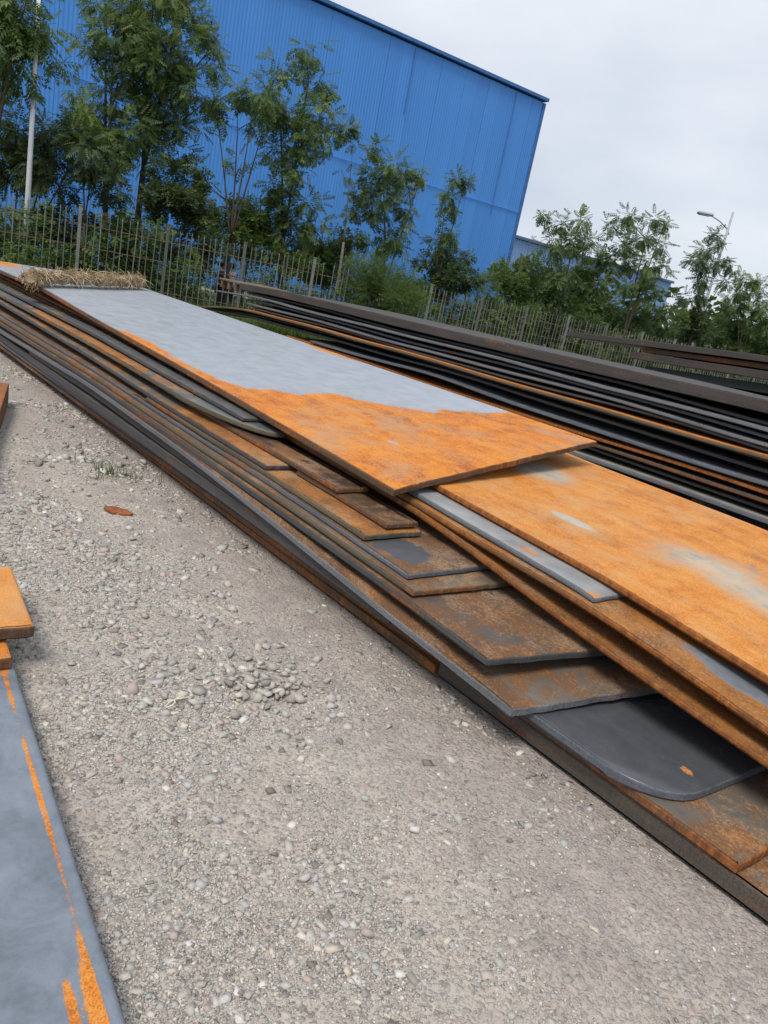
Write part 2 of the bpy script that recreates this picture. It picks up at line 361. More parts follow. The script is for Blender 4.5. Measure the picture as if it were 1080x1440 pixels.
def edge_mat(name, stops, rustw, dirt=.5, spec=.4):
    t = NT(name, .72, spec)
    V = t.coord('Object'); info = t.n('ShaderNodeObjectInfo').outputs['Random']
    off = t.n('ShaderNodeVectorMath', operation='ADD'); cmb = t.n('ShaderNodeCombineXYZ'); t.l(t.math('MULTIPLY', info, 37), cmb.inputs[0]); t.l(V, off.inputs[0]); t.l(cmb.outputs[0], off.inputs[1])
    def mp(sc):
        m = t.n('ShaderNodeMapping'); m.inputs['Scale'].default_value = sc; t.l(off.outputs[0], m.inputs[0]); return m.outputs[0]
    lon = t.noise(2.2, 5, .65, mp((.6, 3, 10))); ver = t.noise(60, 3, .7, mp((1, 1, .14))); fine = t.noise(130, 3, .7)
    c = t.ramp(t.math('ADD', t.math('MULTIPLY', lon, .7), t.math('MULTIPLY', ver, .3)), stops)
    r = t.ramp(t.math('ADD', t.math('MULTIPLY', t.noise(1.5, 5, .7, mp((1, 1, 6))), .75), t.math('MULTIPLY', ver, .25)), [(.62 - rustw * .4, 0.), (.74 - rustw * .4, 1.)])
    rc = t.ramp(t.noise(30, 4, .7, mp((1, 1, .4))), [(.3, (.10, .035, .012)), (.5, (.27, .085, .016)), (.72, (.46, .165, .025))])
    c = t.mix(r, c, rc); c = t.mix(t.math('MULTIPLY', t.ramp(fine, [(.35, 1.), (.55, 0.)]), dirt), c, (.03, .026, .022))
    t.base(c); t.bump(t.math('ADD', ver, t.math('MULTIPLY', fine, .4)), .45, .006)
    return t.m
EDGE = {
 'dark': edge_mat('mill_edge_dark', [(.3, (.035, .037, .04)), (.5, (.062, .064, .068)), (.7, (.095, .09, .082))], .15),
 'grey': edge_mat('mill_edge_grey', [(.3, (.085, .09, .10)), (.5, (.15, .157, .17)), (.7, (.22, .222, .225))], .12),
 'blue': edge_mat('mill_edge_blue', [(.3, (.06, .068, .082)), (.5, (.115, .13, .155)), (.7, (.18, .195, .215))], .2),
 'brown': edge_mat('mill_edge_brown', [(.3, (.055, .035, .022)), (.5, (.105, .062, .036)), (.7, (.16, .10, .055))], .35),
 'rust': edge_mat('mill_edge_rust', [(.3, (.16, .06, .018)), (.5, (.30, .105, .02)), (.7, (.46, .175, .03))], .8, .35),
 'olive': edge_mat('mill_edge_olive', [(.3, (.06, .056, .042)), (.5, (.11, .10, .068)), (.7, (.17, .15, .095))], .3),
}
EDGE['sienna'] = edge_mat('mill_edge_sienna', [(.3, (.085, .045, .020)), (.5, (.17, .08, .028)), (.7, (.27, .13, .04))], .5)
EDGE['scale'] = edge_mat('mill_edge_scale', [(.3, (.045, .038, .034)), (.5, (.080, .066, .056)), (.7, (.13, .105, .085))], .25, .7)
EDGE['green'] = edge_mat('mill_edge_green', [(.3, (.012, .018, .017)), (.5, (.022, .034, .030)), (.7, (.04, .05, .042))], .05)
EDGE['foot'] = edge_mat('mill_edge_foot', [(.3, (.05, .036, .024)), (.5, (.095, .062, .034)), (.7, (.17, .10, .045))], .45)
EDGE['slate'] = edge_mat('mill_edge_slate', [(.3, (.045, .044, .046)), (.5, (.072, .068, .070)), (.7, (.10, .094, .09))], .04)
class Heap:
    """what is already lying in a stack: keeps each plate above the ones under it"""
    def __init__(s, s0, s1, q0, q1, ds=.12, dq=.06):
        s.s0, s.q0, s.ds, s.dq = s0, q0, ds, dq; s.H = np.zeros((int((s1 - s0) / ds) + 2, int((q1 - q0) / dq) + 2))
    def get(s, S, Q):
        i = np.clip(np.rint((S - s.s0) / s.ds).astype(int), 0, s.H.shape[0] - 1); j = np.clip(np.rint((Q - s.q0) / s.dq).astype(int), 0, s.H.shape[1] - 1)
        return s.H[i, j]
    def put(s, S, Q, Z):
        i = np.clip(np.rint((S - s.s0) / s.ds).astype(int), 0, s.H.shape[0] - 1); j = np.clip(np.rint((Q - s.q0) / s.dq).astype(int), 0, s.H.shape[1] - 1)
        np.maximum.at(s.H, (i, j), Z)
def curve(pts):
    a = np.array(pts)[:, 0]; z = np.array(pts)[:, 1]
    def f(s):
        zz = np.interp(s, a, z)
        if len(a) > 1:
            k0 = (z[1] - z[0]) / (a[1] - a[0]); zz = np.where(s < a[0], z[0] + .3 * k0 * (s - a[0]), zz)
            k1 = (z[-1] - z[-2]) / (a[-1] - a[-2]); zz = np.where(s > a[-1], z[-1] + np.clip(k1, -.12, .06) * np.minimum(s - a[-1], 1.2), zz)
        return zz
    def g(s):
        return (f(s) + f(s - .18) + f(s + .18) + f(s - .36) + f(s + .36)) / 5
    return g
def plate(label, L, q0, w, t, sf, sn, mats, heap, R=None, skew=0, skew_far=0, rnd=0, jag=.004, group='steel plates stacked on the long near pile', name='steel_plate', N=64, fade=.0, qslope=0, lift=True, cat='steel plate', cham=.011, yaw=YAW):
    zl = curve(L); zr = curve(R) if R else zl
    qs = np.concatenate([np.linspace(0, 1, 9) ** 2 * .14, np.linspace(.18, w - .05, max(3, int(w / .045))), [w - .02, w]])
    u = np.linspace(0, 1, N) ** .85
    ends = []
    ph = rng.uniform(0, 9, 4)
    for q in qs:
        e = sn + skew * q
        if rnd and q < rnd[0]: e -= rnd[1] * (1 - math.sqrt(max(0, 1 - (1 - q / rnd[0]) ** 2)))
        e += jag * (.5 * math.sin(11 * q + ph[0]) + .35 * math.sin(41 * q + ph[1]) + rng.uniform(-.5, .5)) * min(1, q / .03)
        ends.append(e)
    ends = np.array(ends); far = sf + skew_far * qs
    S = far[None] + u[:, None] * (ends - far)[None]
    Q = q0 + qs[None] + 0 * S + qslope * (S - sn)
    k = qs[None] / w
    Zt = zl(S) * (1 - k) + zr(S) * k
    if lift:
        need = np.clip(heap.get(S, Q) + t + .001 - Zt, 0, None)
        for _ in range(70):
            need[1:-1] = np.maximum(need[1:-1], (need[:-2] + need[2:]) / 2)
            need[:, 1:-1] = np.maximum(need[:, 1:-1], (need[:, :-2] + need[:, 2:]) / 2)
        Zt = Zt + need
    # dense write-back
    uu = np.linspace(0, 1, 200)[:, None]; jj = np.linspace(0, w, 80)
    eD = np.interp(jj, qs, ends); fD = np.interp(jj, qs, far)
    Sd = fD[None] + uu * (eD - fD)[None]
    Zd = np.empty_like(Sd)
    Zi = np.stack([np.interp(uu[:, 0], u, Zt[:, a]) for a in range(len(qs))], 1)
    for r in range(200): Zd[r] = np.interp(jj, qs, Zi[r])
    heap.put(Sd, q0 + jj[None] + 0 * Sd + qslope * (Sd - sn), Zd)
    # mesh: top grid, bottom grid, chamfered rim
    n, mq = S.shape; org = np.array([sn, q0, 0.0]); org[2] = float(Zt[-1, 0]) - t
    def grid(Zv, ins):
        SS, QQ = S.copy(), Q.copy(); QQ[:, 0] += ins; QQ[:, -1] -= ins; SS[0] += ins; SS[-1] -= ins
        return np.stack([SS, QQ, Zv], -1) - org
    top = grid(Zt, cham); bot = grid(Zt - t, cham)
    def loop(Zv, ins):
        g = grid(Zv, ins)
        return np.concatenate([g[:, 0], g[-1, 1:], g[::-1, -1][1:], g[0, ::-1][1:-1]])
    l1, l2 = loop(Zt - cham * .9, 0), loop(Zt - t + cham * .6, 0)
    m1, m2 = loop(Zt - cham * .28, cham * .28), None
    nt = n * mq
    V = np.concatenate([top.reshape(-1, 3), bot.reshape(-1, 3), m1, l1, l2])
    I = np.arange(nt).reshape(n, mq)
    rim = lambda I_: np.concatenate([I_[:, 0], I_[-1, 1:], I_[::-1, -1][1:], I_[0, ::-1][1:-1]])
    quad = np.stack([I[:-1, :-1], I[1:, :-1], I[1:, 1:], I[:-1, 1:]], -1).reshape(-1, 4)
    rt = rim(I); rb = rim(I + nt); k0 = len(rt); a0 = 2 * nt + np.arange(k0); a1 = a0 + k0; a2 = a1 + k0
    def strip(a, b): return np.stack([a, b, np.roll(b, -1), np.roll(a, -1)], -1)
    sides = [strip(rt, a0), strip(a0, a1), strip(a1, a2), strip(a2, rb)]
    Fc = np.concatenate([quad, quad[:, ::-1] + nt] + sides)
    me = np_mesh(name, V, Fc, 4)
    mi = np.zeros(len(Fc), np.int32); nq = len(quad); mi[nq:2 * nq] = 1; mi[2 * nq:] = 1; mi[2 * nq:2 * nq + k0] = 0
    me.polygons.foreach_set('material_index', mi); sm = np.zeros(len(Fc), bool); sm[:2 * nq] = True
    sm[2 * nq:2 * nq + 2 * k0] = True; me.polygons.foreach_set('use_smooth', sm)
    o = link(name, me, mats, loc=sq(*org) if yaw == YAW else None, rz=yaw)
    if yaw != YAW:
        a, b = Vector((math.cos(yaw), math.sin(yaw), 0)), Vector((-math.sin(yaw), math.cos(yaw), 0)); o.location = a * org[0] + b * org[1] + Vector((0, 0, org[2]))
    tag(o, label, cat, group); return o

PM = {}
RUSTD = [(.37, (.06, .032, .017)), (.45, (.16, .068, .02)), (.53, (.33, .13, .025)), (.61, (.48, .20, .034)), (.7, (.50, .26, .08))]
def mats(key, **k):
    if key not in PM: PM[key] = plate_mats(key, **k)
    return PM[key]
def pm(name, sn, q0, z, **k): return plate_mats(name, origin=(sn, q0, 0), **k)

HA = Heap(-13, 3.2, 1.5, 6.5)
A = [  # label, edge line (s, z), q0, width, thickness, far s, near s, materials, extras
 ('rusty bottom plate whose brown edge lies along the gravel at the left', [(-9.6, .045), (-6.7, .05), (-4.6, .056), (-3.3, .05), (-2.0, .052)], 2.28, 1.9, .046, -12, -2.03,
   pm('foot', -2.03, 2.28, 0, bias=.5, edge='foot', steel=(.1, .09, .08), rust=RUSTD), {}),
 ('thick bottom plate at the near right of the pile with a rough scaly brown edge', [(-2, .08), (3, .08)], 2.295, 2.0, .074, -2.02, 2.6,
   pm('base', 2.6, 2.3, 0, bias=.1, edge='scale', rust=RUST_SHADED, steel=(.16, .15, .14)), {}),
 ('brown plate with a square corner lying on the lowest plate, below the round cornered plate', [(-9, .1), (-2.3, .1), (-1.2, .122), (-.65, .12)], 2.29, 2.0, .041, -11.5, -.65,
   pm('low', -.65, 2.3, 0, bias=.05, edge='brown', steel=(.15, .135, .115), rust=RUST_SHADED), dict(skew=.05, qslope=.012)),
 ('dark blue grey plate with a rounded corner, lowest of the fanned ends', [(-8, .15), (-2, .16), (-1.4, .166), (-1.0, .168), (-.8, .164)], 2.25, 2.0, .038, -11.2, -.9,
   pm('round', -.9, 2.25, 0, bias=-1.0, edge='blue', mottle=.7, steel=(.075, .08, .09), rough=.26, blobs=((-.98, 2.52, .06, .035, 1.3), (-1.4, 2.34, .1, .05, .7))), dict(rnd=(.22, .24), skew=.06, jag=.001, qslope=.009)),
 ('thick dark slab forming the plain dark band along the foot of the long pile', [(-9, .222), (-3, .222), (-2.2, .215)], 2.165, 2.0, .060, -11.7, -2.25, pm('band', -2.25, 2.17, 0, bias=-.2, edge='slate', steel=(.12, .11, .10), rust=RUST_SHADED), dict(cham=.004)),
 ('thin dark slab lying directly on the plain dark band of the long pile', [(-8, .280), (-6.1, .305), (-4.3, .283), (-3.4, .27)], 2.17, 2.0, 0.052, -8.0, -3.3, pm('band_top', -3.3, 2.16, 0, bias=-.2, edge='slate', steel=(.12, .11, .10), rust=RUST_SHADED), dict(cham=.004)),
 ('brown plate with a smooth grey long edge jutting over the gravel, above the rounded plate', [(-11, .30), (-8.97, .292), (-6.25, .357), (-4.35, .332), (-3.13, .281), (-2.14, .227), (-1.48, .204)], 2.13, 2.0, 0.04, -11.6, -1.48,
   pm('overhang', -1.46, 2.1, 0, bias=.05, edge='grey', steel=(.16, .145, .12), rust=RUST_SHADED, blobs=((-3.0, 2.12, 2.5, .07, .5),)), dict(R=[(-9, .36), (-2, .30), (-1.2, .28)], skew=.2, jag=.006)),
 ('brown plate with a straight dark edge, one step above the overhanging plate', [(-8.99, .366), (-6.26, .396), (-4.36, .373), (-3.15, .363), (-2.01, .34), (-1.65, .32)], 2.13, 2.0, 0.036, -11.8, -1.65,
   pm('step', -1.68, 2.17, 0, bias=.3, edge='dark', steel=(.11, .10, .09), rust=RUST_SHADED), dict(R=[(-9, .41), (-1.5, .335)], skew=.2)),
 ('thin brown plate sandwiched just below the blue stained plate', [(-9.08, .404), (-6.33, .427), (-4.42, .405), (-3.19, .404), (-2.13, .379)], 2.15, 2.0, 0.03, -11.4, -2.13,
   pm('sandwich', -2.19, 2.21, 0, bias=.1, edge='olive', steel=(.17, .13, .09), rust=RUST_SHADED), dict(skew=.07)),
 ('plate stained blue black and orange at its square end, with a steel blue edge', [(-9, .436), (-6.5, .458), (-4.4, .437), (-3.27, .436), (-2.22, .408)], 2.19, 2.0, 0.03, -11.3, -2.22,
   pm('stain', -2.28, 2.25, 0, bias=.5, soft=2, edge='blue', steel=(.065, .07, .08), rust=RUST_SHADED, blobs=((-2.52, 2.40, .17, .13, -1.5),)), {}),
 ('orange plate whose end is notched where a torch cut stops', [(-5, .47), (-3.29, .467), (-2.79, .468), (-2.57, .458)], 2.2, 0.36, 0.031, -5.2, -2.57,
   pm('notch', -2.57, 2.2, 0, bias=.5, edge='olive', steel=(.2, .15, .1), rust=RUSTD), dict(jag=.005)),
 ('plate with an orange top and a square cut end, shortest of the orange ends', [(-9.32, .54), (-6.51, .537), (-4.55, .503), (-3.5, .499)], 2.2, 0.34, 0.031, -11.9, -3.5,
   pm('orange_short', -3.5, 2.2, 0, bias=-.05, edge='dark', steel=(.16, .15, .13), rust=RUSTD, blobs=((-4.0, 2.3, .75, .35, 1.2),)), {}),
 ('dark brown plate end sticking out lower, just left of the notched orange plate', [(-3.4, .500), (-2.98, .496), (-2.6, .496)], 2.35, 0.2, 0.032, -3.42, -2.6,
   pm('brown_low', -2.66, 2.42, 0, bias=-.05, edge='brown', steel=(.10, .065, .042), rust=RUST_SHADED), {}),
 ('dark brown plate end sticking out higher, below the top plate', [(-5.2, .545), (-4.02, .537), (-3.55, .541), (-3.01, .529)], 2.34, 0.2, 0.032, -5.2, -3.01,
   pm('brown_high', -3.08, 2.4, 0, bias=-.02, edge='brown', steel=(.095, .06, .045), rust=RUST_SHADED), {}),
 ('grey plate with a rounded drooping corner sticking out under the top plate', [(-9.55, .599), (-6.68, .616), (-4.69, .597), (-4.18, .598), (-3.91, .590)], 2.25, 0.29, 0.032, -12.0, -3.88,
   pm('tongue', -3.98, 2.33, 0, bias=-.6, edge='olive', steel=(.13, .135, .135), rust=RUSTD, blobs=((-6.9, 2.4, 2.2, .2, 1.3),)), dict(rnd=(.26, 1.0), jag=.001)),
 ('thin dark plate between the drooping grey corner and the rusty long plate', [(-10.03, .632), (-7.03, .660), (-4.94, .630), (-4.1, .622)], 2.36, 0.18, 0.026, -12.0, -4.1,
   pm('thin', -4.1, 2.45, 0, bias=-.3, edge='dark', steel=(.12, .12, .12), rust=RUST_SHADED), {}),
 ('long rust brown plate running out of the picture, lowest of the three on the right', [(-10.9, .64), (-7.65, .63), (-5.4, .58), (-3.9, .545), (-2.55, .492), (-1.62, .38), (-.77, .315), (.5, .22), (2.4, .12)], 2.6, 2.0, .028, -12.2, 2.4,
   pm('long_low', 2.4, 2.5, 0, bias=.1, edge='sienna', steel=(.15, .12, .09), rust=RUSTD, blobs=((-1, 2.6, 1.5, .5, .4),)), {}),
 ('long orange plate with steel blue patches, under the wide orange plate on the right', [(-10.95, .675), (-7.7, .665), (-5.4, .612), (-3.9, .575), (-2.56, .521), (-1.46, .49), (-.80, .405), (.5, .29), (2.4, .17)], 2.62, 2.0, .028, -12.3, 2.4,
   pm('long_mid', 2.4, 2.54, 0, bias=.45, edge='sienna', steel=(.20, .22, .25), rust=RUSTD, blobs=((-1.05, 2.74, .3, .10, -1.1), (-11, 2.7, 1.2, .6, .8))), {}),
 ('pale grey plate with one round orange rust spot, tucked below the top plate', [(-4.6, .612), (-2.78, .549), (-2.13, .52), (-1.63, .508)], 2.66, 1.9, .026, -4.7, -1.61,
   pm('pale', -1.61, 2.6, 0, bias=-.9, edge='grey', rough=.5, steel=(.27, .275, .28), blobs=((-2.05, 2.675, .07, .03, 2.6), (-1.60, 2.65, .12, .3, 1.0))), {}),
 ('wide orange plate with grey worn patches, running out of the picture on the right', [(-4.6, .652), (-2.84, .582), (-1.7, .535), (-.92, .49), (.5, .39), (2.2, .27)], 2.82, 1.97, .032, -4.7, 2.2,
   pm('wide', 2.2, 2.8, 0, bias=1.05, soft=4, edge='rust', steel=(.42, .37, .30), streak=.18, rough=.78, thin=.5, thinc=(.44, .30, .17), rust=[(.40, (.28, .10, .025)), (.455, (.48, .17, .027)), (.50, (.60, .22, .032)), (.55, (.66, .285, .06)), (.61, (.60, .36, .15))],
      blobs=((-3.05, 3.95, .35, .32, -1.7), (-2.26, 3.3, .17, .07, -2.6), (-1.62, 3.62, .55, .36, -1.25), (-.95, 3.5, .5, .3, -1.1))), dict(R=[(-4.7, .66), (-3.4, .61), (-1.8, .595), (2, .42)])),
]
for (lab, L, q0, w, t, sf, sn, mt, ex) in A: plate(lab, L, q0, w, t, sf, sn, mt, HA, **ex)
plate('topmost plate of the pile, half grey steel and half bright orange rust', [(-12, .78), (-10.44, .79), (-8.74, .815), (-7.33, .768), (-4.71, .70), (-2.71, .628)], 2.45, 2.15, .042, -12.2, -2.71,
  pm('top', -2.71, 2.45, 0, bias=-1.15, soft=2.2, edge='brown', mottle=.5, steel=(.335, .365, .405), streak=.14, rough=.40, thin=.6,
     planes=((-6.22, -.45, .62, 2.15),),
     blobs=((-4.85, 2.45, .50, .16, 1.5), (-5.95, 2.45, .95, .17, 2.1), (-6.4, 4.60, .62, .16, 2.3), (-8.2, 4.0, .5, .10, 1.0), (-3.35, 2.95, .14, .06, -1.3), (-3.7, 3.3, .4, .5, -.4), (-3.55, 4.3, .3, .3, -.4), (-11.8, 2.7, .9, .5, 1.8))),
  HA, R=[(-12, .77), (-10, .775), (-6, .79), (-3.1, .803)], skew=-.19, jag=.006)

# ---- second pile beyond, its plates seen edge-on
HB = Heap(-18, 4, 6, 13)
GB = 'dark plates stacked on the second pile'
def pb(nm, **k): return mats('pile_' + nm, **k)
B = [
 ('lowest grey edged plate of the second pile, right behind the wide orange plate', [(-12, .17), (-4.77, .2), (-4.14, .203), (-2.8, .231), (2, .26)], 6.94, 1.8, .042, -11.5, 3, pb('g', bias=-.5, steel=(.30, .30, .27), edge='blue'), {}),
 ('thin black edged plate of the second pile, second above the lowest grey edge', [(-12, .24), (-4.7, .285), (-2.8, .305), (2, .33)], 7.06, 1.7, .03, -11, 3, pb('k', bias=-.4, steel=(.12, .12, .13), edge='dark'), {}),
 ('olive brown edged plate of the second pile, second from the bottom', [(-12, .30), (-4.73, .35), (-2.85, .375), (2, .40)], 7.0, 1.8, .036, -11.3, 3, pb('b', bias=-.3, steel=(.13, .11, .09), edge='brown'), {}),
 ('rust orange edged plate of the second pile, third from the bottom', [(-12, .36), (-4.75, .42), (-2.88, .455), (2, .48)], 7.0, 1.8, .036, -11.2, 3, pb('r', bias=.5, steel=(.2, .12, .06), edge='rust'), {}),
 ('blue grey edged plate of the second pile starting beside the top plate', [(-10.43, .43), (-7.59, .52), (-6.23, .5), (-4.24, .515), (-2.91, .54), (2, .56)], 6.98, 1.8, .036, -10.4, 3, pb('bl', bias=-.5, steel=(.22, .24, .29), edge='blue'), {}),
 ('dark brown edged plate of the second pile, just below the yellow topped plate', [(-13.77, .36), (-12.57, .47), (-10.16, .56), (-7.61, .61), (-4.29, .64), (-2.94, .645), (2, .66)], 7.03, 1.8, .036, -13.8, 3, pb('b2', bias=-.45, steel=(.09, .08, .075), edge='slate'), {}),
 ('thin black plate of the second pile in the gap right under the yellow topped plate', [(-13.2, .46), (-12, .55), (-7.6, .652), (-4.3, .70), (-2.9, .70), (2, .715)], 7.08, 1.7, .03, -13.1, 3, pb('k', bias=-.4), {}),
 ('plate of the second pile with a bright yellow orange strip of top showing', [(-14.6, .33), (-13.85, .44), (-12.41, .60), (-10.21, .668), (-7.64, .69), (-4.33, .756), (-2.98, .757), (2, .77)], 6.93, 1.9, .036, -14.6, 3, pb('y', bias=1.3, steel=(.4, .25, .08), edge='olive', planes=((-7.5, 0, 3, .4),)), {}),
 ('thin brown edged plate of the second pile touching the top of the yellow topped plate', [(-12.5, .655), (-10.2, .705), (-7.6, .74), (-4.3, .812), (-3.0, .81), (2, .825)], 7.02, 1.7, .03, -12.4, 3, pb('b2', bias=.0), {}),
 ('dull grey edged plate of the second pile, just above the yellow topped plate', [(-12.59, .70), (-10.23, .745), (-7.68, .80), (-4.36, .862), (-3.02, .868), (2, .88)], 7.0, 1.8, .034, -12.6, 3, pb('g2', bias=-.35, steel=(.24, .25, .27), edge='grey'), {}),
 ('thin blue grey plate of the second pile between two grey edges', [(-12.8, .76), (-10.2, .82), (-7.7, .86), (-4.4, .925), (-3.0, .93), (2, .94)], 7.05, 1.7, .03, -12.7, 3, pb('bl', bias=-.5), {}),
 ('light grey edged plate of the second pile, just below the thick brown slab', [(-13.81, .75), (-12.6, .83), (-10.27, .885), (-7.71, .92), (-4.41, .985), (-3.06, .99), (2, 1.0)], 6.98, 1.8, .034, -13.8, 3, pb('g3', bias=-.5, steel=(.28, .30, .32), edge='grey'), {}),
 ('thin black plate of the second pile just under the thick brown slab', [(-12.9, .865), (-10.3, .935), (-7.7, .97), (-4.4, 1.035), (-3.0, 1.045), (2, 1.07)], 7.09, 1.7, .03, -12.8, 3, pb('k', bias=-.4), {}),
 ('thick brown slab on top of the second pile, its flat side facing the picture', [(-12.98, .99), (-11.7, 1.047), (-10.33, 1.07), (-7.77, 1.105), (-4.47, 1.183), (-3.14, 1.221), (2, 1.26)], 7.0, 1.8, .112, -12.95, 3, pb('slab', bias=-.45, steel=(.065, .062, .06), edge='brown', rough=.85, blobs=((-10.8, 7.2, 1.3, .5, 1.2), (-6.5, 7.1, .5, .15, .8))), dict(cham=.014, R=[(-13.2, .90), (-9.8, 1.0), (-6.8, 1.07), (-4, 1.13), (2, 1.17)])),
]
EDGE['slab'] = edge_mat('slab_side', [(.3, (.036, .031, .030)), (.5, (.062, .052, .048)), (.7, (.088, .077, .071))], .12)
for (lab, L, q0, w, t, sf, sn, mt, ex) in B:
    a_, b_ = rng.uniform(0, 6.3, 2); L = [(x_, np.interp(x_, [p[0] for p in L], [p[1] for p in L]) + (.012 * math.sin(1.1 * x_ + a_) + .007 * math.sin(2.3 * x_ + b_)) * (t < .1)) for x_ in np.arange(L[0][0], L[-1][0], .7)]
    if t > .1: mt = [mt[0], EDGE['slab']]
    plate(lab, L, q0, w, t, sf, sn, mt, HB, group=GB, **{**dict(cham=.013), **ex})
HC = Heap(-14, 5, 9.5, 13)
GC = 'dark plates stacked on the third pile'
C_ = [
 ('lowest dark green edged slab of the third pile at the right', [(-7.4, .80), (-4.7, .94), (2, 1.15)], 10.5, 1.6, .12, -6.3, 4, pb('grn', bias=-.6, steel=(.03, .05, .045), edge='green'), {}),
 ('dark green edged slab of the third pile, second from the bottom', [(-7.4, .93), (-4.7, 1.08), (2, 1.32)], 10.55, 1.6, .11, -6.5, 4, pb('grn', bias=-.6), {}),
 ('dark green edged slab of the third pile, just below the dark grey slab', [(-6.95, 1.07), (-4.84, 1.225), (2, 1.5)], 10.6, 1.6, .12, -6.7, 4, pb('grn', bias=-.6), {}),
 ('dark grey slab of the third pile, below the brown one', [(-6.95, 1.25), (-4.84, 1.395), (2, 1.68)], 10.5, 1.6, .11, -6.95, 4, pb('g4', bias=-.5, steel=(.22, .225, .23), edge='slab'), {}),
 ('rusty brown slab in the middle of the third pile', [(-6.85, 1.34), (-4.87, 1.484), (2, 1.78)], 10.53, 1.6, .07, -6.8, 4, pb('r2', bias=.2, steel=(.2, .12, .07), edge='brown'), {}),
 ('longest dark slab topping the third pile, its end jutting out to the left', [(-8.21, 1.336), (-6.86, 1.441), (-4.91, 1.59), (2, 1.9)], 10.45, 1.6, .088, -8.2, 4, pb('g5', bias=-.6, steel=(.27, .28, .29), edge='slab'), {}),
]
for (lab, L, q0, w, t, sf, sn, mt, ex) in C_: plate(lab, L, q0, w, t, sf, sn, mt, HC, group=GC, cham=.012, **ex)
# timbers that carry the far piles
M_WOOD = simple('weathered_timber', (.14, .10, .065), .85, .4, 9)
for k, (s, q0_, q1_, h) in enumerate(((-10.6, 7.25, 8.6, .11), (-7.2, 7.25, 8.6, .13), (-3.6, 7.25, 8.6, .15), (-.4, 7.25, 8.6, .18))):
    nth = ('farthest', 'second farthest', 'second nearest', 'nearest')[k]
    m = MB(); m.box(-.07, .07, 0, q1_ - q0_, 0, h, .008)
    o = m.build('timber_sleeper', M_WOOD, loc=sq(s, q0_, gzf(*sq(s, q0_)[:2]) - .005)); o.rotation_euler.z = YAW
    tag(o, nth + ' timber sleeper in the dark under the second pile', 'timber', 'sleepers under the far piles')
for k, (s, zt) in enumerate(((-6.0, .75), (-5.2, .79), (-3.0, .88), (-.6, .96))):
    nth = ('leftmost', 'second from left', 'third from left', 'rightmost')[k]
    m = MB(); m.box(-.1, .1, 0, 1.2, 0, zt - gzf(*sq(s, 10.7)[:2]) - .1, .008)
    o = m.build('timber_crib', M_WOOD, loc=sq(s, 10.7, gzf(*sq(s, 10.7)[:2]))); o.rotation_euler.z = YAW
    tag(o, nth + ' dark timber crib holding up the third pile', 'timber', 'timber cribs under the third pile')

# ---- plates at the left edge of the picture
LY = math.radians(-54.0); LA, LN = Vector((math.cos(LY), math.sin(LY), 0)), Vector((-math.sin(LY), math.cos(LY), 0))
def lq(x, y): v = Vector((x, y, 0)); return v.dot(LA), v.dot(LN)
HL = Heap(-9, 3, -2.5, 2, .08, .05)
GL = 'plates lying at the left edge of the picture'
e1, e2 = lq(-1.16, 2.36), lq(-.305, 1.17); qe = (e1[1] + e2[1]) / 2
def lplate(lab, sf, sn, qr, w, z, t, mt, **k):
    return plate(lab, [(sf, z), (sn, z)], qr - w, w, t, sf, sn, mt, HL, group=GL, yaw=LY, **k)
m_bl = plate_mats('bluish', origin=(.8, qe - 1.6, 0), bias=-1.1, soft=1.4, edge='grey', steel=(.17, .198, .24), streak=.12, rough=.42,
   blobs=((e2[0] + .02, qe - .050, .27, .024, 2.1), (e2[0] - .06, qe - .092, .13, .018, 1.7), (e2[0] - .72, qe - .040, .66, .012, 1.55), (e1[0] - .1, qe - .04, .36, .035, 1.7), (e2[0] + .03, qe - .245, .014, .010, 3.5)))
lplate('large blue grey plate lying on the gravel in the lower left corner, streaked with orange', -4.2, .8, qe, 1.6, .075, .035, m_bl, cham=.013, skew=0)
b1 = lq(-1.17, 2.33)
lplate('small dark plate end squeezed between the orange plate and the blue grey plate', -4.5, b1[0] + .02, lq(-1.16, 2.33)[1], 1.3, .125, .045, plate_mats('squeezed', origin=(b1[0], 0, 0), bias=.3, edge='brown', steel=(.2, .15, .1)), jag=.006)
c1 = lq(-1.15, 2.45)
lplate('orange plate with a dark torch cut end at the left edge of the picture', -3.2, c1[0], c1[1] + .005, 1.4, .185, .05, plate_mats('left_orange', origin=(c1[0], c1[1] - 1.4, 0), bias=.6, edge='brown', steel=(.45, .42, .38), rust=[(.38, (.42, .15, .03)), (.47, (.60, .24, .05)), (.56, (.66, .31, .09)), (.66, (.66, .38, .16))]), jag=.008)
LY2 = math.radians(-65.0); la, ln = Vector((math.cos(LY2), math.sin(LY2), 0)), Vector((-math.sin(LY2), math.cos(LY2), 0))
cr = Vector((-3.27, 6.25, 0)); sc_, qc_ = cr.dot(la), cr.dot(ln)
plate('rust brown plate corner farther back at the left edge of the picture', [(-9, .17), (-5.6, .17)], qc_ - 1.2, 1.2, .17, sc_, sc_ + 2.6,
  plate_mats('left_far', origin=(sc_ + 2.6, 0, 0), bias=.6, edge='brown', steel=(.2, .12, .08), rust=[(.38, (.13, .04, .012)), (.5, (.28, .085, .018)), (.62, (.42, .14, .03))]), Heap(-12, 3, -4, 2, .08, .05), group=GL, yaw=LY2)
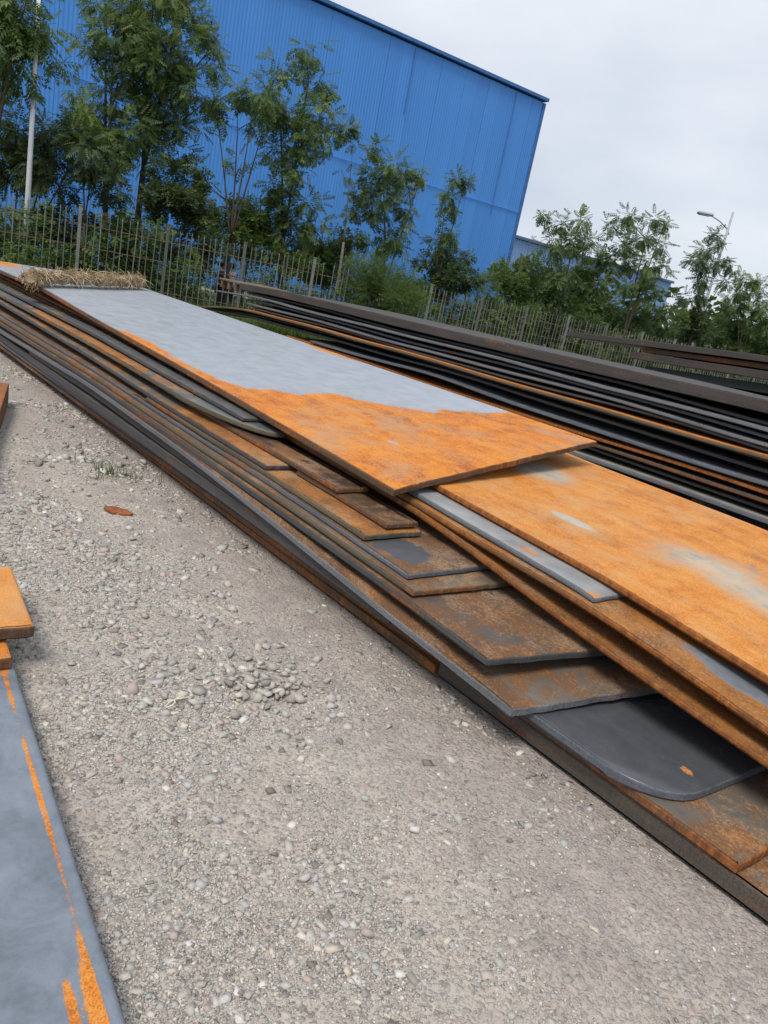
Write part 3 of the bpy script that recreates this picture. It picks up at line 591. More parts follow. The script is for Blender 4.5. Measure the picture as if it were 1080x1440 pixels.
# ---------------------------------------------------------------- straw roll lying across the far end of the pile
M_STRAW = NT('straw_stems', .85, .2)
_r = M_STRAW.n('ShaderNodeNewGeometry').outputs['Random Per Island']
M_STRAW.base(M_STRAW.ramp(_r, [(0, (.17, .11, .055)), (.4, (.36, .26, .15)), (.75, (.50, .39, .25)), (1, (.60, .50, .36))])); M_STRAW = M_STRAW.m
s0_, s1_ = sq(-8.72, 2.33, .84), sq(-11.0, 4.40, .80)
ax = (s1_ - s0_); Ln = ax.length; ax.normalize(); sideV = ax.cross(Vector((0, 0, 1))).normalized(); upV = sideV.cross(ax)
roll = empty('straw_roll', s0_); roll.scale = (1, 1, .8); tag(roll, 'straw roll lying across the far end of the topmost plate', 'straw roll')
m = MB(); N_ = 26
m.tube([Vector((0, 0, .07)) + ax * (Ln * k / N_) + upV * (.012 * math.sin(k * 1.7)) for k in range(N_ + 1)], [.07 + .010 * math.sin(k * 2.3) + .008 * math.sin(k * 5.1) for k in range(N_ + 1)], 10)
m.build('core', M_STRAW, roll)
Vs, Fs = [], []
def blade3(p, d, l, wd, bend):
    sv = d.cross(Vector((rng.normal(), rng.normal(), rng.normal()))).normalized() * wd
    b = len(Vs); q_ = p.copy(); dd = d.copy()
    for k in range(4):
        Vs.append((q_ - sv)[:]); Vs.append((q_ + sv)[:]); q_ = q_ + dd * (l / 3); dd = (dd + bend).normalized()
    for k in range(3): Fs.append((b + 2 * k, b + 2 * k + 1, b + 2 * k + 3, b + 2 * k + 2))
for k in range(3400):
    tt = rng.uniform(0, 1); a = rng.uniform(-.5, 3.64); rr = .073 + .012 * rng.uniform(-.5, 1)
    o_ = (sideV * math.cos(a) + upV * math.sin(a))
    p_ = Vector((0, 0, .07)) + ax * (Ln * tt) + o_ * rr
    tang = (-sideV * math.sin(a) + upV * math.cos(a)) * rng.choice([-1, 1])
    d_ = (ax * rng.normal() * 1.7 + tang * rng.uniform(-.4, 1.1) + o_ * rng.uniform(-.05, .16)).normalized()
    blade3(p_, d_, rng.uniform(.08, .22), .0028, -o_ * .28)
for k in range(170):                                              # frayed near end
    a = rng.uniform(0, 6.28); o_ = sideV * math.cos(a) + upV * math.sin(a)
    d_ = (-ax * rng.uniform(.1, 1.0) + o_ * rng.uniform(0, .9) + Vector((0, 0, -.5))).normalized()
    blade3(Vector((0, 0, .085)) + ax * rng.uniform(0, .25) + o_ * rng.uniform(.03, .09), d_, rng.uniform(.06, .17), .003, Vector((0, 0, -.3)))
st_ = link('straw', np_mesh('straw', Vs, Fs, 4), M_STRAW, roll); st_['kind'] = 'stuff'

# ---------------------------------------------------------------- fence
M_FENCE = NT('fence_paint', .6, .4)
_i = M_FENCE.n('ShaderNodeObjectInfo').outputs['Random']
_c = M_FENCE.ramp(_i, [(0, (.10, .105, .10)), (.5, (.165, .17, .16)), (1, (.235, .24, .225))])
_c = M_FENCE.mix(M_FENCE.ramp(M_FENCE.noise(5, 5, .7), [(.50, 0.), (.66, .75)]), _c, (.09, .065, .05)); M_FENCE.base(_c); M_FENCE = M_FENCE.m
M_RAIL = simple('rusty_rail', (.10, .07, .05), .8, .5, 4)
fence = empty('iron_fence', (F0[0], F0[1], 0), FYAW); tag(fence, 'long rusty grey railing fence of thin pointed bars in front of the trees', 'fence')
PS, FL0, FL1 = 2.1, -6, 16
def fp(l, off=0): return F0[0] + FD[0] * l + FN[0] * off, F0[1] + FD[1] * l + FN[1] * off
def fbase(l): return -.15 - .015 * min(max(l, 0), 30)
pm_ = MB(); pm_.box(-.035, .035, -.035, .035, 0, 1.96, .006); pm_.box(-.043, .043, -.043, .043, 1.96, 1.985, .004); me_post = pm_.mesh('fence_post')
pk_ = MB(); pk_.box(-.0092, .0092, -.0092, .0092, .08, 1.82)
r_ = bmesh.ops.create_cone(pk_.bm, cap_ends=True, segments=4, radius1=.018, radius2=.001, depth=.08)
for v in r_['verts']: v.co.z += 1.86
me_pick = pk_.mesh('picket')
def child(nm, me, mat, l, tilt=0.0, off=0.0):
    o = bpy.data.objects.new(nm, me); COL.objects.link(o); o.parent = fence; o.location = (l, off, fbase(l) + random.uniform(-.01, .01))
    o.rotation_euler = (random.gauss(0, .012), random.gauss(0, .010) + tilt, 0)
    if not me.materials: me.materials.append(mat)
    return o
for k in range(FL0, FL1 + 1): child('fence_post', me_post, M_FENCE, k * PS)
for k in range(FL0, FL1):
    for j in range(1, 13):
        if random.random() < .015: continue
        child('picket', me_pick, M_FENCE, k * PS + j * PS / 13, 0, -.02)
    for h in (.3, 1.05, 1.55):
        m = MB(); za, zb = fbase(k * PS) + h, fbase((k + 1) * PS) + h
        m.tube([(k * PS + .036, .012, za), ((k + 1) * PS - .036, .012, zb)], .014, 4); m.build('rail', M_RAIL, fence)

# ---------------------------------------------------------------- road and kerb behind the fence
M_ASPH = simple('asphalt', (.06, .06, .062), .9, .25, 14); M_KERB = simple('kerb_concrete', (.46, .45, .42), .85, .2, 5)
def ribbon(nm, o0, o1, dz, mat, label, l0=-40, l1=70, n=60, thick=0):
    V, F = [], []
    for k in range(n + 1):
        l = l0 + (l1 - l0) * k / n
        for off in (o0, o1):
            x_, y_ = fp(l, off); V.append((x_, y_, gzf(x_, y_) + dz))
    F = [(2 * k, 2 * k + 2, 2 * k + 3, 2 * k + 1) for k in range(n)]
    if thick:
        b = len(V); V += [(a, b_, c - thick) for a, b_, c in V]
        for k in range(n):
            F.append((2 * k, 2 * k + b, 2 * k + 2 + b, 2 * k + 2)); F.append((2 * k + 1, 2 * k + 3, 2 * k + 3 + b, 2 * k + 1 + b))
    return tag(link(nm, np_mesh(nm, V, F, 4), mat), label, kind='structure')
ribbon('road', 4.75, 10.0, .02, M_ASPH, 'asphalt road behind the fence')
ribbon('kerb', 4.4, 4.7, .16, M_KERB, 'pale kerb of the road behind the fence', thick=.2)
ribbon('footpath', 2.2, 3.1, .03, M_KERB, 'pale concrete path between fence and road')

# ---------------------------------------------------------------- blue workshop building
M_BLUE = NT('blue_cladding', .5, .35)
_c = M_BLUE.ramp(M_BLUE.noise(.5, 3, .6, M_BLUE.map((1, 1, .25))), [(.3, (.066, .265, .71)), (.7, (.085, .305, .77))])
_i = M_BLUE.n('ShaderNodeObjectInfo').outputs['Random']
_c = M_BLUE.mix(M_BLUE.ramp(_i, [(.0, 0.), (1, .3)]), _c, (.045, .19, .54)); _n = M_BLUE.noise(9, 4, .7, M_BLUE.map((1, 1, .1)))
_c = M_BLUE.mix(M_BLUE.ramp(_n, [(.6, 0.), (.8, .12)]), _c, (.35, .42, .52)); M_BLUE.base(_c); M_BLUE = M_BLUE.m
M_TRIM = simple('dark_blue_trim', (.04, .14, .36), .55, .2, 3); M_SHELL = simple('inner_shell', (.04, .12, .35), .8, .1, 2)
HB_ = 15.9; GB0 = -.95
bdir = Vector((.7815, .6239, 0)); byaw = math.atan2(bdir.y, bdir.x); corner = Vector((5.08, 58.67, GB0))
bld = empty('workshop_building', corner, byaw); tag(bld, 'huge blue sheet metal workshop building behind the trees', 'building')
m = MB(); m.box(-66, -.25, .25, 45, 0, HB_ - .3); m.build('shell', M_SHELL, bld)
PW = 1.0
def panel_mesh(w, h, ribs, d=.045):
    xs, ys = [], []; p = w / ribs
    for k in range(ribs):
        for a, b in ((0, 0), (.50, 0), (.64, -d), (.86, -d)): xs.append((k + a) * p); ys.append(b)
    xs.append(w - .004); ys.append(0)
    V, F = [], []; zs = [0, h * .5, h]
    for z in zs:
        for a, b in zip(xs, ys): V.append((a, b, z))
    n = len(xs)
    for r in range(2):
        for k in range(n - 1): F.append((r * n + k, r * n + k + 1, (r + 1) * n + k + 1, (r + 1) * n + k))
    return np_mesh('cladding_panel', V, F, 4)
PMESH = panel_mesh(PW, HB_ - .25, 5, .013)
PMESH.materials.append(M_BLUE)
for k in range(66):
    o = bpy.data.objects.new('cladding_panel', PMESH); COL.objects.link(o); o.parent = bld
    o.location = (-(k + 1) * PW, .02 * (k % 2) * .3 + random.uniform(0, .012), .12)
m = MB(); m.box(-66, .28, -.26, .32, HB_ - .05, HB_ + .16, .02); m.build('eaves_gutter', M_TRIM, bld)
m = MB(); m.box(.0, .26, -.07, .45, 0, HB_ - .15, .02); m.build('corner_trim', M_TRIM, bld)
m = MB(); m.box(-66, .2, .33, 45, HB_ - .1, HB_ + .08); m.build('roof', M_TRIM, bld)
m = MB(); m.box(-66, 0, -.04, .2, -.3, .11); m.build('plinth', M_KERB, bld)
m = MB(); m.box(.0, .12, .46, 45, 0, HB_ - .3); m.build('end_wall', M_BLUE, bld)
m = MB(); m.box(-66, -.02, -.075, -.048, 8.6, 8.68, .004); m.build('lap_flashing', M_BLUE, bld)
# downpipes hanging along the right part of the wall
for xk in (-2.6, -11.2):
    m = MB(); m.tube([(xk, -.07, HB_ - .2), (xk, -.07, 8.0 if xk > -5 else 12.0)], .022, 6); m.build('downpipe', M_TRIM, bld)
# long blue shed in the distance, haze painted into its paler colours
M_HAZED = simple('hazed_blue_cladding', (.20, .34, .60), .6, .12, .3); M_HAZED_TRIM = simple('hazed_trim', (.10, .16, .30), .6, .1, 1)
shed = empty('distant_shed', (7.6, 94.3, -1.2), math.atan2(30.5, 32.4)); tag(shed, 'long blue shed in the distance, paled in colour for haze, right of the huge building', 'building')
SL = 37
m = MB(); m.box(-14, SL, .2, 30, 0, 9.9); m.build('wall_shell', M_HAZED, shed)
pm2 = panel_mesh(1.5, 9.9, 3, .06); pm2.materials.append(M_HAZED)
for k in range(int((SL + 14) / 1.5)):
    o = bpy.data.objects.new('cladding_panel', pm2); COL.objects.link(o); o.parent = shed; o.location = (-14 + k * 1.5, random.uniform(0, .02), 0)
m = MB(); m.box(-14.2, SL + .3, -.3, .19, 9.92, 10.25, .02); m.build('eaves', M_HAZED_TRIM, shed)
m = MB(); m.box(-14.2, SL + .3, .22, 30, 9.95, 10.2); m.build('roof', M_HAZED_TRIM, shed)

# ---------------------------------------------------------------- lamp posts
M_WHITE = simple('white_paint', (.72, .74, .76), .45, .08, 4); M_GALV = simple('galvanised_steel', (.36, .38, .41), .5, .15, 6, spec=.6); M_DARKP = simple('dark_plastic', (.03, .03, .033), .5, .2, 10)
M_GLASS = simple('lamp_lens', (.55, .56, .55), .2, .05, 5)
lp = empty('lamp_post', (-10.03, 19.6, gzf(-10.03, 19.6))); tag(lp, 'slim white lamp post among the trees at the left', 'lamp post', 'street lamps')
m = MB(); m.tube([(0, 0, 0), (0, 0, 3), (0, 0, 6.6)], [.075, .06, .045], 10); m.build('pole', M_WHITE, lp, smooth=True)
m = MB(); m.box(-.12, .12, -.12, .12, 0, .03, .005); m.tube([(0, 0, .03), (0, 0, .5)], .1, 10); m.build('base', M_WHITE, lp)
m = MB(); m.tube([(0, 0, 6.45), (-.4, .1, 6.8), (-1.1, .3, 6.95)], .03, 7); m.build('arm', M_WHITE, lp)
m = MB(); m.box(-1.75, -1.08, .2, .5, 6.9, 7.02, .03); m.build('lamp_head', M_GALV, lp)
lr = empty('street_lamp', (14.11, 42, gzf(14.11, 42))); tag(lr, 'tall grey street lamp with one arm rising above the right hand trees', 'lamp post', 'street lamps')
z0_ = gzf(14.11, 42)
m = MB(); m.tube([(0, 0, 0), (0, 0, 4), (0, 0, 7.95 - z0_)], [.10, .08, .055], 10); m.build('pole', M_GALV, lr, smooth=True)
m = MB(); m.box(-.2, .2, -.2, .2, 0, .04, .01); m.tube([(0, 0, .04), (0, 0, .7)], .13, 10); m.build('base', M_GALV, lr)
m = MB(); m.tube([(.12, 0, 6.9 - z0_), (-.05, 0, 7.15 - z0_), (-.5, 0, 7.42 - z0_), (-.95, 0, 7.58 - z0_)], [.04, .04, .035, .03], 8); m.build('arm', M_GALV, lr)
h = MB()
h.box(-1.72, -.92, -.16, .16, 7.56 - z0_, 7.70 - z0_, .05); hd = h.build('lamp_head', M_GALV, lr); hd.rotation_euler = (0, 0, 0)
g = MB(); g.box(-1.62, -1.1, -.12, .12, 7.535 - z0_, 7.557 - z0_, .008); g.build('lens', M_GLASS, hd)
# ---------------------------------------------------------------- vegetation
def leaf_mat(name, stops, trans=.42):
    t = NT(name, .5, .35)
    a = t.n('ShaderNodeAttribute'); a.attribute_name = 'tone'
    c = t.ramp(a.outputs['Fac'], stops)
    t.base(c)
    tr = t.n('ShaderNodeBsdfTranslucent'); t.l(t.mix(.35, c, (.24, .33, .05)), tr.inputs[0])
    mx_ = t.n('ShaderNodeMixShader'); mx_.inputs[0].default_value = trans
    t.l(t.b.outputs[0], mx_.inputs[1]); t.l(tr.outputs[0], mx_.inputs[2]); t.l(mx_.outputs[0], t.out.inputs[0]); return t.m
LM = {
 'mid': leaf_mat('leaf_mid', [(0, (.052, .092, .034)), (.4, (.095, .155, .050)), (.75, (.14, .205, .062)), (1, (.22, .275, .08))]),
 'dark': leaf_mat('leaf_dark', [(0, (.036, .060, .029)), (.5, (.068, .108, .044)), (.85, (.10, .145, .054)), (1, (.15, .185, .06))], .36),
 'light': leaf_mat('leaf_light', [(0, (.055, .095, .028)), (.5, (.10, .16, .042)), (.85, (.14, .21, .055)), (1, (.20, .25, .07))], .4),
 'young': leaf_mat('leaf_young', [(0, (.07, .12, .02)), (.5, (.14, .20, .035)), (1, (.24, .30, .06))], .4),
}
M_BARK = simple('bark', (.085, .068, .052), .9, .35, 14, spec=.15); M_BARKL = simple('pale_bark', (.20, .17, .13), .9, .3, 14, spec=.15)
def pinnate(pairs, lw=.105, ll=.30):
    """one compound leaf of unit length along +x"""
    V, F = [], []
    def leaflet(px, ang, l, w, sgn, z):
        c, s = math.cos(ang), math.sin(ang) * sgn; b = len(V); nx_, ny_ = -s, c
        V.extend([(px, 0, z), (px + c * l * .45 + nx_ * w * .5, s * l * .45 + ny_ * w * .5, z - .02 - .1 * l), (px + c * l, s * l, z - .05 - .28 * l), (px + c * l * .45 - nx_ * w * .5, s * l * .45 - ny_ * w * .5, z - .02 - .1 * l)])
        F.append((b, b + 1, b + 2, b + 3))
    for k in range(pairs):
        x_ = .22 + .68 * k / max(1, pairs - 1); z = -.18 * x_ * x_
        l = ll * (1 - .35 * abs(k / max(1, pairs - 1) - .35))
        leaflet(x_, 1.05 - .25 * k / pairs, l, lw, 1, z); leaflet(x_, 1.05 - .25 * k / pairs, l, lw, -1, z)
    leaflet(.92, 0, ll * .9, lw, 1, -.16)
    return np.array(V), np.array(F)
PIN = pinnate(5, .125, .33); SPR = pinnate(3, .24, .42); WIL = pinnate(5, .055, .26)
def leaves(pts, dirs, size, tmpl, tone):
    tv, tf = tmpl; n = len(pts)
    d = dirs / np.linalg.norm(dirs, axis=1, keepdims=True)
    up = np.tile([0, 0, 1.0], (n, 1)) + rng.normal(0, .35, (n, 3))
    y = np.cross(up, d); y /= np.linalg.norm(y, axis=1, keepdims=True) + 1e-9; z = np.cross(d, y)
    V = pts[:, None] + size[:, None, None] * (tv[None, :, 0, None] * d[:, None] + tv[None, :, 1, None] * y[:, None] + tv[None, :, 2, None] * z[:, None])
    F = tf[None] + (np.arange(n) * len(tv))[:, None, None]
    return V.reshape(-1, 3), F.reshape(-1, 4), np.repeat(tone, len(tv))
def crown_points(cl, dens, droop, size0, shell=.35, light=0.0, maxn=4000, grow=1.06):
    P_, D_, S_, T_ = [], [], [], []
    for (cx, cy, cz, r) in cl:
        r = r * grow; n = min(maxn, max(6, int(dens * r * r)))
        # each clump is a few offset puffs so its outline is ragged
        k = max(3, int(3 + r * 7)); cc = rng.normal(0, 1, (k, 3)); cc /= np.linalg.norm(cc, axis=1, keepdims=True); cc *= rng.uniform(.25, 1.08, (k, 1)) * r; cc[:, 2] *= .8
        pr = rng.uniform(.16, .42, k) * r
        w_ = rng.integers(0, k, n); o = rng.normal(0, 1, (n, 3)); o /= np.linalg.norm(o, axis=1, keepdims=True)
        rr = rng.uniform(shell, 1, (n, 1)) ** .7
        p = cc[w_] + o * rr * pr[w_][:, None]; p[:, 2] *= .85
        out = p / (np.linalg.norm(p, axis=1, keepdims=True) + 1e-6)
        d = out * .6 + o * .6 + rng.normal(0, .35, (n, 3)); d[:, 2] -= droop
        P_.append(p + (cx, cy, cz)); D_.append(d); S_.append(size0 * rng.uniform(.65, 1.25, n))
        T_.append(np.clip(.38 + light + .2 * rng.normal(0, 1, n) + .12 * rng.normal() + .22 * rng.uniform(-1, 1, k)[w_], 0, 1))
    return [np.concatenate(a) for a in (P_, D_, S_, T_)]
def tree(name, label, cat, base, cl, leaf='mid', tmpl=PIN, size=.36, dens=130, droop=.35, stems=2, fork=.35, trad=.09, group=None, bark=None, lean=0, young=(), light=0.0, shell=.35, twigs=True):
    bx, by = base; bz = gzf(bx, by)
    root = empty(name, (bx, by, bz)); tag(root, label, cat, group)
    cl = [tuple(c) for c in cl]; loc = np.array([(c[0] - bx, c[1] - by, c[2] - bz) for c in cl]); r = np.array([c[3] for c in cl])
    zs = loc[:, 2]; top = zs.max()
    fz = fork * top
    m = MB(); sk = []
    order = list(np.argsort(-zs)); st = []
    for i in order:                                              # stems go to high clumps that are well apart
        if all(np.hypot(*(loc[i, :2] - loc[j, :2])) > .45 for j in st): st.append(i)
        if len(st) >= stems: break
    fk = Vector((loc[st, 0].mean() * .25, loc[st, 1].mean() * .25, fz))
    if fork > .02:
        pts = [Vector((0, 0, -.08)), Vector((fk.x * .3 + random.uniform(-.03, .03), fk.y * .3, fz * .5)), fk]
        m.tube(pts, [trad * 1.25, trad, trad * .85], 8); sk += pts[1:]
    for i in st:
        e = Vector(loc[i]); mid = fk.lerp(e, .5) + Vector((random.uniform(-.08, .08), random.uniform(-.08, .08), .06 * top * .3)) - Vector((e.x - fk.x, e.y - fk.y, 0)) * .12
        f0 = fk if fork > .02 else Vector((random.uniform(-.15, .15), random.uniform(-.1, .1), -.05))
        pts = []
        for k in range(8):
            a = k / 7; pts.append(f0.lerp(mid, a).lerp(mid.lerp(e, a), a))
        k0 = trad * (.8 if stems == 1 else .62)
        m.tube(pts, [k0 * (1 - .82 * k / 7) for k in range(8)], 7); sk += pts
    for i in range(len(cl)):
        if i in st: continue
        e = Vector(loc[i]); c_ = [p for p in sk if p.z < e.z - .15] or [sk[0]]
        s_ = min(c_, key=lambda p: (p - e).length + .2 * abs(p.z - (e.z - .6)))
        md = s_.lerp(e, .55) + Vector((0, 0, -.1 * (e - s_).length))
        pts = [s_, s_.lerp(md, .6), md.lerp(e, .4), e]
        m.tube(pts, [trad * .30, trad * .24, trad * .17, trad * .08], 5); sk.append(md)
    if twigs:
        for i in range(len(cl)):
            e = Vector(loc[i])
            for _ in range(int(3 + r[i] * 5)):
                o = Vector(rng.normal(0, 1, 3)).normalized() * r[i] * .8
                m.tube([e * 1.0 - o * .15, e + o * .5, e + o], [trad * .10, trad * .07, trad * .03], 3, False)
    m.build('trunk', bark or M_BARK, root, smooth=True)
    p, d, s, t = crown_points([(a, b, c, rr) for (a, b, c), rr in zip(loc, r)], dens * (1.85 if tmpl is PIN else 1.7), droop, size, shell, light)
    V, F, tn = leaves(p, d, s, tmpl, t)
    link('crown', np_mesh('crown', V, F, 4, False, tn), LM[leaf], root)
    return root
